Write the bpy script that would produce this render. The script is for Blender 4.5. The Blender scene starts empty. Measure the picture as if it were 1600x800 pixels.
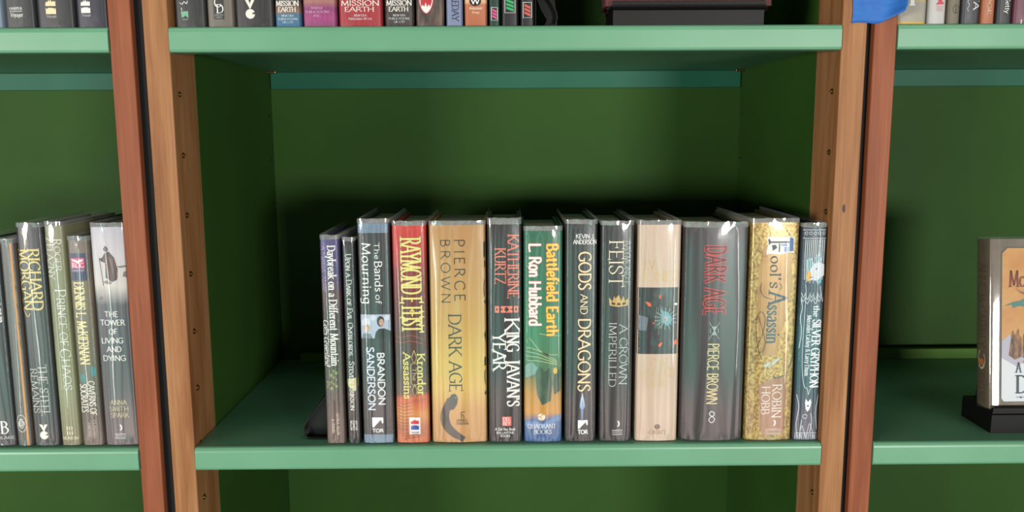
import bpy, bmesh, math, random
from mathutils import Vector, Matrix, noise
random.seed(7)
SC = bpy.context.scene
COL = SC.collection
# ------------------------------------------------------------------ camera
cam = bpy.data.cameras.new('camera'); cam.sensor_width = 36.0
cam.lens = 36.0 * 1300.39 / 1600.0
cam.clip_start = 0.02; cam.clip_end = 50
camo = bpy.data.objects.new('camera', cam); COL.objects.link(camo)
_p, _yw, _r = 0.14374, 0.0074050, -0.0050613
fwd = Vector((math.sin(_yw) * math.cos(_p), math.cos(_yw) * math.cos(_p), -math.sin(_p)))
rt = Vector((math.cos(_yw), -math.sin(_yw), 0)); up = rt.cross(fwd)
r2 = rt * math.cos(_r) + up * math.sin(_r); u2 = -rt * math.sin(_r) + up * math.cos(_r)
M = Matrix((r2, u2, -fwd)).transposed().to_4x4(); M.translation = Vector((-0.001935, -0.889489, 0.368393))
camo.matrix_world = M
SC.camera = camo
# ------------------------------------------------------------------ light and exposure
SC.view_settings.view_transform = 'Standard'; SC.view_settings.look = 'None'
SC.view_settings.gamma = 1.0; SC.view_settings.use_curve_mapping = False
SC.view_settings.exposure = 0.0
world = bpy.data.worlds.new('shop_surroundings'); SC.world = world; world.use_nodes = True
nt = world.node_tree; nt.nodes.clear()
def nd(tree, typ, **kw):
    n = tree.nodes.new(typ)
    for k, v in kw.items(): setattr(n, k, v)
    return n
tc = nd(nt, 'ShaderNodeTexCoord'); sx = nd(nt, 'ShaderNodeSeparateXYZ'); nt.links.new(tc.outputs['Generated'], sx.inputs[0])
mr = nd(nt, 'ShaderNodeMapRange'); mr.inputs[1].default_value = -1; mr.inputs[2].default_value = 1
nt.links.new(sx.outputs[2], mr.inputs[0])
rp = nd(nt, 'ShaderNodeValToRGB'); nt.links.new(mr.outputs[0], rp.inputs[0])
WORLD_STOPS = [(0.0, (.06, .05, .04)), (0.24, (.10, .08, .07)), (0.29, (1.0, .8, .74)), (0.345, (1.75, 1.38, 1.28)), (0.365, (.4, 1.1, .88)), (0.43, (.46, 1.15, .95)),
               (0.445, (.40, .42, .42)), (0.50, (.5, .5, .5)), (0.56, (.16, .16, .16)), (0.72, (.06, .06, .06)), (0.90, (.10, .10, .10)), (1.0, (.5, .48, .46))]
els = rp.color_ramp.elements
while len(els) < len(WORLD_STOPS): els.new(0.5)
for e, (p, c) in zip(els, WORLD_STOPS): e.position = p; e.color = (*c, 1)
mp = nd(nt, 'ShaderNodeMapping'); mp.inputs['Scale'].default_value = (5.0, 2.0, 0.9); nt.links.new(tc.outputs['Generated'], mp.inputs[0])
nz = nd(nt, 'ShaderNodeTexNoise'); nz.inputs['Scale'].default_value = 1.6; nz.inputs['Detail'].default_value = 2; nt.links.new(mp.outputs[0], nz.inputs[0])
m2 = nd(nt, 'ShaderNodeMapRange'); m2.inputs[1].default_value = .42; m2.inputs[2].default_value = .58; m2.inputs[3].default_value = .05; m2.inputs[4].default_value = 1.65
nt.links.new(nz.outputs[0], m2.inputs[0])
mx = nd(nt, 'ShaderNodeMix', data_type='RGBA', blend_type='MULTIPLY'); mx.inputs[0].default_value = 1
nt.links.new(rp.outputs[0], mx.inputs[6]); nt.links.new(m2.outputs[0], mx.inputs[7])
bg = nd(nt, 'ShaderNodeBackground'); bg.inputs[1].default_value = 1.0; nt.links.new(mx.outputs[2], bg.inputs[0])
wo = nd(nt, 'ShaderNodeOutputWorld'); nt.links.new(bg.outputs[0], wo.inputs[0])
def area_lamp(name, loc, target, sx_, sy_, power, col):
    l = bpy.data.lights.new(name, 'AREA'); l.shape = 'RECTANGLE'; l.size = sx_; l.size_y = sy_; l.energy = power; l.color = col
    o = bpy.data.objects.new(name, l); COL.objects.link(o); o.location = loc
    o.rotation_euler = (Vector(target) - Vector(loc)).to_track_quat('-Z', 'Y').to_euler()
area_lamp('ceiling_track_lamp', (-0.9, -0.95, 2.3), (-0.2, 0, 0.3), 1.2, 0.10, 8, (1, .95, .88))
area_lamp('ceiling_track_lamp', (1.0, -0.95, 2.3), (0.3, 0, 0.3), 1.2, 0.10, 8, (1, .95, .88))
area_lamp('added_key_light', (-3.6, -4.2, 0.08), (0, 0, 0.25), 1.2, 0.62, 262, (1, .95, .90))  # this pair: unseen key lights added to light the fronts, no known window
area_lamp('added_key_light', (2.05, -4.7, 0.08), (0, 0, 0.25), 1.1, 0.62, 222, (1, .96, .92))
area_lamp('added_streak_light', (-2.5, -3.9, -0.75), (0, 0, 0.2), 0.14, 0.9, 4, (1, .97, .94))  # this pair: tall strips added out of view for bright streaks on the sleeves
area_lamp('added_streak_light', (2.9, -3.9, -0.75), (0, 0, 0.2), 0.14, 0.9, 4, (1, .97, .94))
# ------------------------------------------------------------------ materials
ALB = 0.5   # paints and prints are darker than they look; the shop lights are strong
def lin(c):
    return tuple(ALB * ((v / 255) / 12.92 if v <= 10.3 else ((v / 255 + .055) / 1.055) ** 2.4) for v in c)
_M = {}
def mat(name, rgb, rough=.5, spec=.4, metal=0.0, coat=0.0):
    k = (name, rgb, rough, metal)
    if k in _M: return _M[k]
    m = bpy.data.materials.new(name); m.use_nodes = True
    b = m.node_tree.nodes['Principled BSDF']
    b.inputs['Base Color'].default_value = (*lin(rgb), 1); b.inputs['Roughness'].default_value = rough
    b.inputs['Specular IOR Level'].default_value = spec; b.inputs['Metallic'].default_value = metal
    b.inputs['Coat Weight'].default_value = coat
    _M[k] = m; return m
def ink(rgb):
    k = ('ink', rgb)
    if k not in _M:
        m = mat('printed_ink', rgb, .45, .3); c = m.node_tree.nodes['Principled BSDF'].inputs['Base Color']
        c.default_value = tuple(min(.84, v * 1.5) for v in c.default_value[:3]) + (1,); _M[k] = m
    return _M[k]
def noisy(name, a, b, scale=(20, 20, 20), rough=.45, lo=.35, hi=.65, detail=4, bump=0.0, spec=.4, metal=0, c=None):
    """two or three colours mixed by noise in object coordinates"""
    m = bpy.data.materials.new(name); m.use_nodes = True; t = m.node_tree; bs = t.nodes['Principled BSDF']
    q = nd(t, 'ShaderNodeTexCoord'); mpp = nd(t, 'ShaderNodeMapping'); mpp.inputs['Scale'].default_value = scale
    n = nd(t, 'ShaderNodeTexNoise'); n.inputs['Scale'].default_value = 1; n.inputs['Detail'].default_value = detail
    r = nd(t, 'ShaderNodeValToRGB'); r.color_ramp.elements[0].position = lo; r.color_ramp.elements[1].position = hi
    r.color_ramp.elements[0].color = (*lin(a), 1); r.color_ramp.elements[1].color = (*lin(b), 1)
    if c: e = r.color_ramp.elements.new((lo + hi) / 2); e.color = (*lin(c), 1)
    t.links.new(q.outputs['Object'], mpp.inputs[0]); t.links.new(mpp.outputs[0], n.inputs[0]); t.links.new(n.outputs[0], r.inputs[0])
    t.links.new(r.outputs[0], bs.inputs['Base Color']); bs.inputs['Roughness'].default_value = rough
    bs.inputs['Specular IOR Level'].default_value = spec; bs.inputs['Metallic'].default_value = metal
    if bump:
        bp = nd(t, 'ShaderNodeBump'); bp.inputs['Strength'].default_value = bump; bp.inputs['Distance'].default_value = .001
        t.links.new(n.outputs[0], bp.inputs['Height']); t.links.new(bp.outputs[0], bs.inputs['Normal'])
    return m
def graded(name, h, stops, warp=.02, nscale=(60, 60, 25), rough=.45):
    """printed jacket whose colours change along its height; stops = (fraction from the top, rgb)"""
    m = bpy.data.materials.new(name); m.use_nodes = True; t = m.node_tree; bs = t.nodes['Principled BSDF']
    q = nd(t, 'ShaderNodeTexCoord'); s = nd(t, 'ShaderNodeSeparateXYZ'); t.links.new(q.outputs['Object'], s.inputs[0])
    mpp = nd(t, 'ShaderNodeMapping'); mpp.inputs['Scale'].default_value = nscale; t.links.new(q.outputs['Object'], mpp.inputs[0])
    n = nd(t, 'ShaderNodeTexNoise'); n.inputs['Scale'].default_value = 1; n.inputs['Detail'].default_value = 4; t.links.new(mpp.outputs[0], n.inputs[0])
    d = nd(t, 'ShaderNodeMapRange'); d.inputs[1].default_value = h; d.inputs[2].default_value = 0; t.links.new(s.outputs[2], d.inputs[0])
    a = nd(t, 'ShaderNodeMath', operation='MULTIPLY_ADD'); a.inputs[1].default_value = warp * 2
    t.links.new(n.outputs[0], a.inputs[0]); t.links.new(d.outputs[0], a.inputs[2])
    a2 = nd(t, 'ShaderNodeMath', operation='SUBTRACT'); a2.inputs[1].default_value = warp; t.links.new(a.outputs[0], a2.inputs[0])
    r = nd(t, 'ShaderNodeValToRGB'); el = r.color_ramp.elements
    while len(el) < len(stops): el.new(.5)
    for e, (p, c) in zip(el, stops): e.position = p; e.color = (*[v * 1.25 for v in lin(c)], 1)
    t.links.new(a2.outputs[0], r.inputs[0]); t.links.new(r.outputs[0], bs.inputs['Base Color'])
    bs.inputs['Roughness'].default_value = rough; bs.inputs['Specular IOR Level'].default_value = .35
    return m
def wood(name, a, b, c):
    m = bpy.data.materials.new(name); m.use_nodes = True; t = m.node_tree; bs = t.nodes['Principled BSDF']
    q = nd(t, 'ShaderNodeTexCoord'); mpp = nd(t, 'ShaderNodeMapping'); mpp.inputs['Scale'].default_value = (60, 60, 5)
    t.links.new(q.outputs['Object'], mpp.inputs[0])
    n = nd(t, 'ShaderNodeTexNoise'); n.inputs['Scale'].default_value = 1; n.inputs['Detail'].default_value = 5; n.inputs['Distortion'].default_value = .6
    t.links.new(mpp.outputs[0], n.inputs[0])
    m3 = nd(t, 'ShaderNodeMapping'); m3.inputs['Scale'].default_value = (420, 420, 9); t.links.new(q.outputs['Object'], m3.inputs[0])
    f = nd(t, 'ShaderNodeTexNoise'); f.inputs['Scale'].default_value = 1; f.inputs['Detail'].default_value = 3; t.links.new(m3.outputs[0], f.inputs[0])
    r = nd(t, 'ShaderNodeValToRGB'); r.color_ramp.elements[0].position = .3; r.color_ramp.elements[1].position = .7
    r.color_ramp.elements[0].color = (*lin(a), 1); r.color_ramp.elements[1].color = (*lin(c), 1)
    e = r.color_ramp.elements.new(.5); e.color = (*lin(b), 1)
    t.links.new(n.outputs[0], r.inputs[0])
    r3 = nd(t, 'ShaderNodeMapRange'); r3.inputs[1].default_value = .3; r3.inputs[2].default_value = .7; r3.inputs[3].default_value = .82; r3.inputs[4].default_value = 1.12
    t.links.new(f.outputs[0], r3.inputs[0])
    x = nd(t, 'ShaderNodeMix', data_type='RGBA', blend_type='MULTIPLY'); x.inputs[0].default_value = 1
    t.links.new(r.outputs[0], x.inputs[6]); t.links.new(r3.outputs[0], x.inputs[7]); t.links.new(x.outputs[2], bs.inputs['Base Color'])
    bs.inputs['Roughness'].default_value = .5; bs.inputs['Specular IOR Level'].default_value = .15
    return m
def film_mat(name, haze, base):
    m = bpy.data.materials.new(name); m.use_nodes = True; t = m.node_tree; t.nodes.clear()
    tr = nd(t, 'ShaderNodeBsdfTransparent'); tr.inputs[0].default_value = (.97, .98, .98, 1)
    gl = nd(t, 'ShaderNodeBsdfGlossy'); gl.inputs['Roughness'].default_value = .06
    df = nd(t, 'ShaderNodeBsdfDiffuse'); df.inputs[0].default_value = (.86, .88, .88, 1)
    mh = nd(t, 'ShaderNodeMixShader'); mh.inputs[0].default_value = haze; t.links.new(tr.outputs[0], mh.inputs[1]); t.links.new(df.outputs[0], mh.inputs[2])
    lw = nd(t, 'ShaderNodeLayerWeight'); lw.inputs[0].default_value = .5
    pw = nd(t, 'ShaderNodeMath', operation='POWER'); pw.inputs[1].default_value = 4; t.links.new(lw.outputs['Facing'], pw.inputs[0])
    ma = nd(t, 'ShaderNodeMath', operation='MULTIPLY_ADD'); ma.inputs[1].default_value = .5; ma.inputs[2].default_value = base; t.links.new(pw.outputs[0], ma.inputs[0])
    mi = nd(t, 'ShaderNodeMixShader'); t.links.new(ma.outputs[0], mi.inputs[0]); t.links.new(mh.outputs[0], mi.inputs[1]); t.links.new(gl.outputs[0], mi.inputs[2])
    o = nd(t, 'ShaderNodeOutputMaterial'); t.links.new(mi.outputs[0], o.inputs[0])
    return m
FILM = film_mat('clear_film', .012, .07)
HEM = film_mat('sealed_film_edge', .14, .09)
SHELF = noisy('green_shelf_paint', (112, 178, 138), (120, 186, 146), (9, 9, 9), .38)
PANEL = noisy('dark_green_panel_paint', (54, 92, 34), (60, 100, 38), (5, 5, 5), .62, spec=.12)
RAIL = noisy('deep_green_rail', (44, 112, 88), (48, 118, 92), (9, 9, 9), .5, spec=.15)  # rail colour: deeper, bluer green than the shelf boards
OAK = wood('cherry_wood', (158, 102, 60), (184, 128, 82), (198, 144, 97))
RED = wood('reddish_wood', (152, 84, 52), (168, 96, 63), (180, 108, 74))
BLACK = mat('black_filler', (16, 17, 19), .7, .2)
BRASS = mat('brass', (190, 150, 90), .3, .5, 1.0)
HOLE = mat('dark_hole', (14, 12, 8), .8)
PAPER = noisy('page_edges', (226, 208, 190), (252, 238, 222), (900, 30, 30), .8)
# ------------------------------------------------------------------ helpers
def meta(o, label=None, cat=None, group=None, kind=None):
    if label: o['label'] = label
    if cat: o['category'] = cat
    if group: o['group'] = group
    if kind: o['kind'] = kind
    return o
def empty(name, loc, label, cat, group=None, rot=(0, 0, 0)):
    o = bpy.data.objects.new(name, None); COL.objects.link(o); o.location = loc; o.rotation_euler = rot; o.empty_display_size = .02
    return meta(o, label, cat, group)
def obj(name, bm, m, parent=None, smooth=False, loc=None):
    me = bpy.data.meshes.new(name); bm.to_mesh(me); bm.free()
    for x in (m if isinstance(m, (list, tuple)) else [m]): me.materials.append(x)
    if smooth:
        for p in me.polygons: p.use_smooth = True
    o = bpy.data.objects.new(name, me); COL.objects.link(o)
    if loc: o.location = loc
    if parent: o.parent = parent
    return o
def box(bm, x0, x1, y0, y1, z0, z1, bev=0.0, seg=2):
    r = bmesh.ops.create_cube(bm, size=1); vs = r['verts']
    for v in vs:
        v.co = Vector(((x0 + x1) / 2 + v.co.x * (x1 - x0), (y0 + y1) / 2 + v.co.y * (y1 - y0), (z0 + z1) / 2 + v.co.z * (z1 - z0)))
    if bev:
        es = list({e for v in vs for e in v.link_edges})
        bmesh.ops.bevel(bm, geom=es, offset=bev, segments=seg, profile=.5, affect='EDGES')
def boxbm(*a, **k):
    bm = bmesh.new(); box(bm, *a, **k); return bm
def prism(bm, pts, axis, a, b):
    """polygon pts in the plane across axis, extruded from a to b"""
    def P(p, t): return Vector((t, p[0], p[1])) if axis == 'x' else Vector((p[0], t, p[1])) if axis == 'y' else Vector((p[0], p[1], t))
    v0 = [bm.verts.new(P(p, a)) for p in pts]; v1 = [bm.verts.new(P(p, b)) for p in pts]; n = len(pts)
    bm.faces.new(v0); bm.faces.new(v1[::-1])
    for i in range(n): bm.faces.new((v0[i], v1[i], v1[(i + 1) % n], v0[(i + 1) % n]))
    bmesh.ops.recalc_face_normals(bm, faces=bm.faces[:])
def disc(bm, c, r, axis, depth=.001, n=16):
    M_ = Matrix.Translation(c) @ (Matrix.Rotation(math.pi / 2, 4, 'Y') if axis == 'x' else Matrix.Rotation(math.pi / 2, 4, 'X') if axis == 'y' else Matrix())
    bmesh.ops.create_cone(bm, cap_ends=True, segments=n, radius1=r, radius2=r, depth=depth, matrix=M_)
# ------------------------------------------------------------------ bookcases
LIPP = noisy('light_green_lip', (92, 136, 56), (98, 144, 60), (5, 5, 5), .6, spec=.12)  # lip colour: lighter green than the back panel
HB = .35; TOPZ = .0262; PITCH = .45538; DEP = .375; Z0, Z1 = -.56, .99
def shelf_bm():
    bm = bmesh.new()
    x = HB - .0006
    # front nosing with eased edges, hanging a little below the board behind it
    prof = [(-.002, .0030), (-.0012, .0008), (.0008, 0), (.0185, 0), (.0185, .0078), (.369, .0078), (.369, TOPZ), (.0035, TOPZ)]
    prof += [(.0035 - .0055 * math.sin(a), TOPZ - .0055 + .0055 * math.cos(a)) for a in (.3, .6, .9, 1.2, math.pi / 2)]
    prism(bm, prof, 'x', -x, x)
    return bm
def make_case(cx, post_wood, label, screws, halves=(-HB, HB), pt=.0262):
    t = empty('bookcase', (cx, 0, Z0), label, 'bookcase')
    def L(o): o.location.z -= Z0; return o
    for s in (-1, 1):
        a, b = sorted((s * HB, s * (HB + pt)))
        p = L(obj('post', boxbm(a, b, 0, .0696, Z0, Z1, bev=.0012), post_wood, t))
        if screws:
            for k in range(-1, 8):
                z = .4137 - .0648 * k
                bm = bmesh.new(); disc(bm, (s * (HB - .0003), .018, z), .0031, 'x', .0016)
                bmesh.ops.create_uvsphere(bm, u_segments=12, v_segments=6, radius=.0019, matrix=Matrix.Translation((s * (HB - .0011), .018, z)))
                sc = obj('screw', bm, BRASS, p); sc['label'] = 'brass shelf pin socket'
        sp = L(obj('side_panel', boxbm(a, b, .0698, DEP, Z0, Z1), PANEL, t))
        if screws:
            for z in (.3987, .334, .2692, .2044):
                bm = bmesh.new(); disc(bm, (s * (HB - .0002), .358, z), .0022, 'x', .0008, 10)
                obj('pin_hole', bm, HOLE, sp)
    bk = L(obj('back_panel', boxbm(-HB - pt, HB + pt, DEP, DEP + .012, Z0, Z1), PANEL, t))
    first = None
    for k in (-1, 0, 1, 2):
        z = k * PITCH
        if first is None:
            o = L(obj('shelf', shelf_bm(), SHELF, t)); o.location.z += z; first = [o]
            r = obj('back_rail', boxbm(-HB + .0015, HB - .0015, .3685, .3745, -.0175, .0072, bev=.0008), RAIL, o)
            l = obj('back_lip', boxbm(-.3165, .3165, .346, .358, TOPZ, TOPZ + .0158, bev=.001), LIPP, o)
            first += [r, l]
            for s in (-1, 1):
                bm = bmesh.new(); box(bm, *sorted((s * .3365, s * .3496)), .352, .358, .0046, .0074, bev=.0006)
                pin = obj('shelf_pin', bm, BRASS, o); pin['label'] = 'small brass shelf pin'; first.append(pin)
        else:
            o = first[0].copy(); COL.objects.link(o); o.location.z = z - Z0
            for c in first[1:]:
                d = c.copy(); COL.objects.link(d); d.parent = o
    return t
make_case(0, OAK, 'middle green bookcase with light orange-brown wooden front posts', True)
make_case(-.7618, RED, 'left green bookcase with a reddish wooden front post', False, pt=.0238)
make_case(.7577, RED, 'right green bookcase with a reddish wooden front post', False, pt=.0238)
# knot on the right front post, painted flat in the wood
bm = bmesh.new(); bmesh.ops.create_circle(bm, cap_ends=True, segments=20, radius=.001, matrix=Matrix.Translation((.3615, -.0002, .2890)) @ Matrix.Rotation(math.pi / 2, 4, 'X') @ Matrix.Diagonal((1.5, 4.6, 1, 1)))
o = obj('knot', bm, noisy('knot_wood', (40, 24, 18), (96, 60, 40), (900, 900, 250), .6), [c for c in bpy.data.objects if c.name.startswith('post')][1]); o['label'] = 'small dark knot in the wood'
# black filler strips between the bookcases
for x0, x1, lb in ((-.3876, -.3767, 'narrow black filler strip in the gap left of the middle bookcase'), (.3767, .3828, 'narrow black filler strip in the gap right of the middle bookcase')):
    bm = boxbm(x0 + .0002, x1 - .0002, .008, .30, Z0, Z1)
    meta(obj('filler_strip', bm, BLACK), lb, 'filler strip')
# ------------------------------------------------------------------ stroke lettering (own skeleton alphabet; l = straight strokes, c = curves, o = ring; s / e = serif at start / end)
G = {
'A': (.80, 'ls 0,0 .4,1|le .4,1 .8,0|l .15,.36 .65,.36'), 'B': (.64, 'lse .1,0 .1,1|c .1,1 .38,.98 .52,.77 .38,.55 .1,.53|c .1,.53 .42,.52 .6,.27 .42,.02 .1,0'),
'C': (.78, 'ce .74,.82 .6,.96 .42,1 .16,.86 .05,.5 .16,.14 .42,0 .62,.05 .76,.2'), 'D': (.80, 'lse .1,0 .1,1|c .1,1 .42,.98 .66,.82 .75,.5 .66,.18 .42,.02 .1,0'),
'E': (.58, 'lse .1,0 .1,1|le .1,1 .52,1|l .1,.52 .44,.52|le .1,0 .56,0'), 'F': (.54, 'lse .1,0 .1,1|le .1,1 .52,1|le .1,.52 .44,.52'),
'G': (.82, 'ce .74,.82 .6,.96 .42,1 .16,.86 .05,.5 .16,.14 .42,0 .6,.03 .74,.12|l .74,.1 .74,.44|l .52,.44 .8,.44'), 'H': (.82, 'lse .1,0 .1,1|lse .72,0 .72,1|l .1,.52 .72,.52'),
'I': (.22, 'lse .11,0 .11,1'), 'J': (.40, 'ls .28,1 .28,.2|c .28,.2 .24,.0 .12,-.06 -.02,0'), 'K': (.74, 'lse .1,0 .1,1|ls .66,1 .12,.46|le .28,.6 .72,0'),
'L': (.56, 'lse .1,0 .1,1|le .1,0 .56,0'), 'M': (.98, 'ls .1,0 .16,1|l .16,1 .49,.08|l .49,.08 .82,1|le .82,1 .88,0'), 'N': (.84, 'lse .1,0 .1,1|l .1,1 .74,0|le .74,0 .74,1'),
'O': (.88, 'o .44,.5 .39,.5'), 'P': (.60, 'lse .1,0 .1,1|c .1,1 .4,.98 .56,.74 .4,.48 .1,.46'), 'Q': (.88, 'o .44,.5 .39,.5|l .46,.2 .86,-.16'),
'R': (.70, 'lse .1,0 .1,1|c .1,1 .4,.98 .56,.75 .4,.52 .1,.5|le .32,.5 .7,0'), 'S': (.58, 'cse .5,.84 .4,.97 .26,1 .09,.86 .12,.66 .3,.53 .47,.37 .5,.17 .34,.01 .18,.01 .05,.16'),
'T': (.68, 'lse .0,1 .68,1|le .34,1 .34,0'), 'U': (.78, 'ls .1,1 .1,.3|c .1,.3 .18,.06 .39,0 .6,.06 .68,.3|le .68,.3 .68,1'), 'V': (.76, 'ls 0,1 .38,0|le .38,0 .76,1'),
'W': (1.1, 'ls 0,1 .28,0|l .28,0 .55,.95|l .55,.95 .82,0|le .82,0 1.1,1'), 'X': (.74, 'lse .02,1 .72,0|lse .02,0 .72,1'), 'Y': (.72, 'ls 0,1 .36,.46|ls .72,1 .36,.46|le .36,.46 .36,0'),
'Z': (.64, 'l .04,1 .6,1|l .6,1 .04,0|le .04,0 .62,0'), '.': (.22, 'l .08,0 .08,.1'), ',': (.22, 'l .1,.08 .05,-.12'), "'": (.2, 'l .1,1 .07,.78'), '-': (.4, 'l .05,.38 .35,.38'), ' ': (.34, ''),
'&': (.8, 'c .76,.42 .5,.02 .26,0 .06,.22 .2,.46 .46,.72 .36,.98 .2,.84 .34,.5 .78,0'),
'a': (.52, 'c .07,.55 .2,.66 .34,.63 .42,.46 .42,.3|le .42,.4 .42,0|c .42,.36 .18,.33 .06,.17 .16,0 .42,.16'), 'b': (.58, 'ls .1,1.05 .1,0|c .1,.5 .3,.66 .49,.54 .52,.33 .49,.12 .3,0 .1,.1'),
'c': (.48, 'c .45,.55 .28,.66 .1,.54 .06,.33 .1,.12 .28,0 .46,.12'), 'd': (.58, 'lse .48,1.05 .48,0|c .48,.5 .28,.66 .1,.54 .06,.33 .1,.12 .28,0 .48,.12'),
'e': (.50, 'l .07,.36 .45,.36|c .45,.36 .4,.6 .26,.66 .1,.54 .06,.33 .12,.1 .28,0 .45,.13'), 'f': (.34, 'c .36,.99 .24,1.06 .15,.92 .14,.7|le .14,.75 .14,0|l .0,.63 .32,.63'),
'g': (.54, 'c .44,.5 .28,.66 .1,.54 .06,.35 .1,.14 .28,.04 .44,.15|l .44,.66 .44,0|c .44,.05 .4,-.22 .24,-.3 .06,-.22'), 'h': (.58, 'lse .1,1.05 .1,0|c .1,.46 .26,.65 .42,.6 .47,.4|le .47,.42 .47,0'),
'i': (.24, 'lse .12,.66 .12,0|l .12,.86 .12,.95'), 'j': (.26, 'ls .14,.66 .14,-.1|c .14,-.1 .08,-.3 -.04,-.26|l .14,.86 .14,.95'), 'k': (.54, 'lse .1,1.05 .1,0|ls .46,.66 .12,.28|le .22,.38 .52,0'),
'l': (.24, 'lse .12,1.05 .12,0'), 'm': (.88, 'lse .1,.66 .1,0|c .1,.46 .24,.65 .38,.6 .43,.4|le .43,.42 .43,0|c .43,.46 .57,.65 .71,.6 .76,.4|le .76,.42 .76,0'), 'n': (.58, 'lse .1,.66 .1,0|c .1,.46 .26,.65 .42,.6 .47,.4|le .47,.42 .47,0'),
'o': (.56, 'o .28,.33 .22,.33'), 'p': (.58, 'lse .1,.66 .1,-.3|c .1,.52 .3,.66 .49,.54 .52,.33 .49,.12 .3,0 .1,.12'), 'q': (.58, 'lse .48,.66 .48,-.3|c .48,.5 .28,.66 .1,.54 .06,.33 .1,.12 .28,0 .48,.12'),
'r': (.40, 'lse .1,.66 .1,0|c .1,.42 .22,.63 .38,.62'), 's': (.42, 'cse .36,.55 .2,.66 .07,.52 .2,.36 .35,.2 .22,.0 .05,.1'), 't': (.36, 'l .15,.88 .15,.15|c .15,.15 .2,0 .34,.06|l .0,.63 .32,.63'),
'u': (.58, 'ls .1,.66 .1,.22|c .1,.24 .14,.03 .3,.02 .47,.2|lse .47,.66 .47,0'), 'v': (.52, 'ls .02,.66 .26,0|le .26,0 .5,.66'), 'w': (.78, 'ls .02,.66 .2,0|l .2,0 .39,.62|l .39,.62 .58,0|le .58,0 .76,.66'),
'x': (.52, 'lse .04,.66 .48,0|lse .04,0 .48,.66'), 'y': (.52, 'ls .02,.66 .27,.02|le .12,-.3 .5,.66'), 'z': (.46, 'l .05,.66 .42,.66|l .42,.66 .04,0|l .04,0 .44,0'),
}
def catmull(P, n=5):
    out = []; Q = [2 * P[0] - P[1]] + P + [2 * P[-1] - P[-2]]
    for i in range(1, len(Q) - 2):
        a, b, c, d = Q[i - 1:i + 3]
        for k in range(n):
            t = k / n
            out.append(.5 * ((2 * b) + (c - a) * t + (2 * a - 5 * b + 4 * c - d) * t * t + (3 * b - a - 3 * c + d) * t ** 3))
    out.append(P[-1]); return out
def stroke(P, half, out, ext=0.0, closed=False):
    """quads along the centre line P; half(direction) gives the half width"""
    n = len(P); L_, R_ = [], []
    for i in range(n):
        a = P[(i - 1) % n] if closed else P[max(i - 1, 0)]; b = P[(i + 1) % n] if closed else P[min(i + 1, n - 1)]
        d = b - a
        if d.length < 1e-9: d = Vector((1, 0))
        d.normalize(); h = half(d); nn = Vector((-d.y, d.x)) * h; p = P[i]
        if not closed and ext:
            if i == 0: p = p - d * h * ext
            if i == n - 1: p = p + d * h * ext
        L_.append(p + nn); R_.append(p - nn)
    for i in range(n if closed else n - 1):
        j = (i + 1) % n; out.append([R_[i], R_[j], L_[j], L_[i]])
def lay_text(s, length, cap, weight=.12, serif=True, contrast=.6, sp=.06, slant=0.0, grow=0.0, small=None):
    """faces of one line of lettering fitted to length x cap height; small: scale of lowercase drawn as small capitals"""
    def g(ch):
        if small and ch.islower(): return ch.upper(), small
        return ch, 1.0
    adv = 0
    for ch in s:
        c, k = g(ch); adv += (G[c][0] + sp) * k
    adv -= sp; fx = length / max(adv, .01); out = []; x = 0.0
    wt = weight * cap * .5 + grow; thin = (weight * cap * .5) * (1 - contrast) + grow
    nib = math.radians(12)
    def half(d): return thin + (wt - thin) * abs(math.sin(math.atan2(d.y, d.x) - nib)) ** 1.3
    for ch in s:
        c, k = g(ch); w, spec = G[c]
        for st in filter(None, spec.split('|')):
            head, *pts = st.split(' '); typ, fl = head[0], head[1:]
            P = [Vector(tuple(map(float, p.split(',')))) for p in pts]
            sc = lambda p: Vector(((x + p.x * k) * fx + slant * p.y * k * cap, p.y * k * cap))
            if typ == 'o':
                c0, r0 = P
                stroke([sc(Vector((c0.x + r0.x * math.cos(i * math.tau / 26), c0.y + r0.y * math.sin(i * math.tau / 26)))) for i in range(26)], half, out, closed=True)
                continue
            Q = [sc(p) for p in P]
            if typ == 'c': Q = catmull(Q)
            else:
                q2 = []
                for a, b in zip(Q, Q[1:]):
                    m = max(1, int((b - a).length / .0025))
                    q2 += [a + (b - a) * (i / m) for i in range(m)]
                Q = q2 + [Q[-1]]
            stroke(Q, half, out, ext=.3 if typ == 'l' else 0)
            if serif:
                for f, p, q in (('s', Q[0], Q[1]), ('e', Q[-1], Q[-2])):
                    if f in fl:
                        d = p - q; sl = cap * .085 * k + wt * .8; hh = max(thin, cap * .022)
                        if typ == 'c' or abs(d.x) > abs(d.y) * 2: a, b = p + Vector((0, sl)), p - Vector((0, sl))
                        else: a, b = p + Vector((sl, 0)), p - Vector((sl, 0))
                        stroke([a, b], lambda d_: hh, out)
        x += (w + sp) * k
    return out
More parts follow.
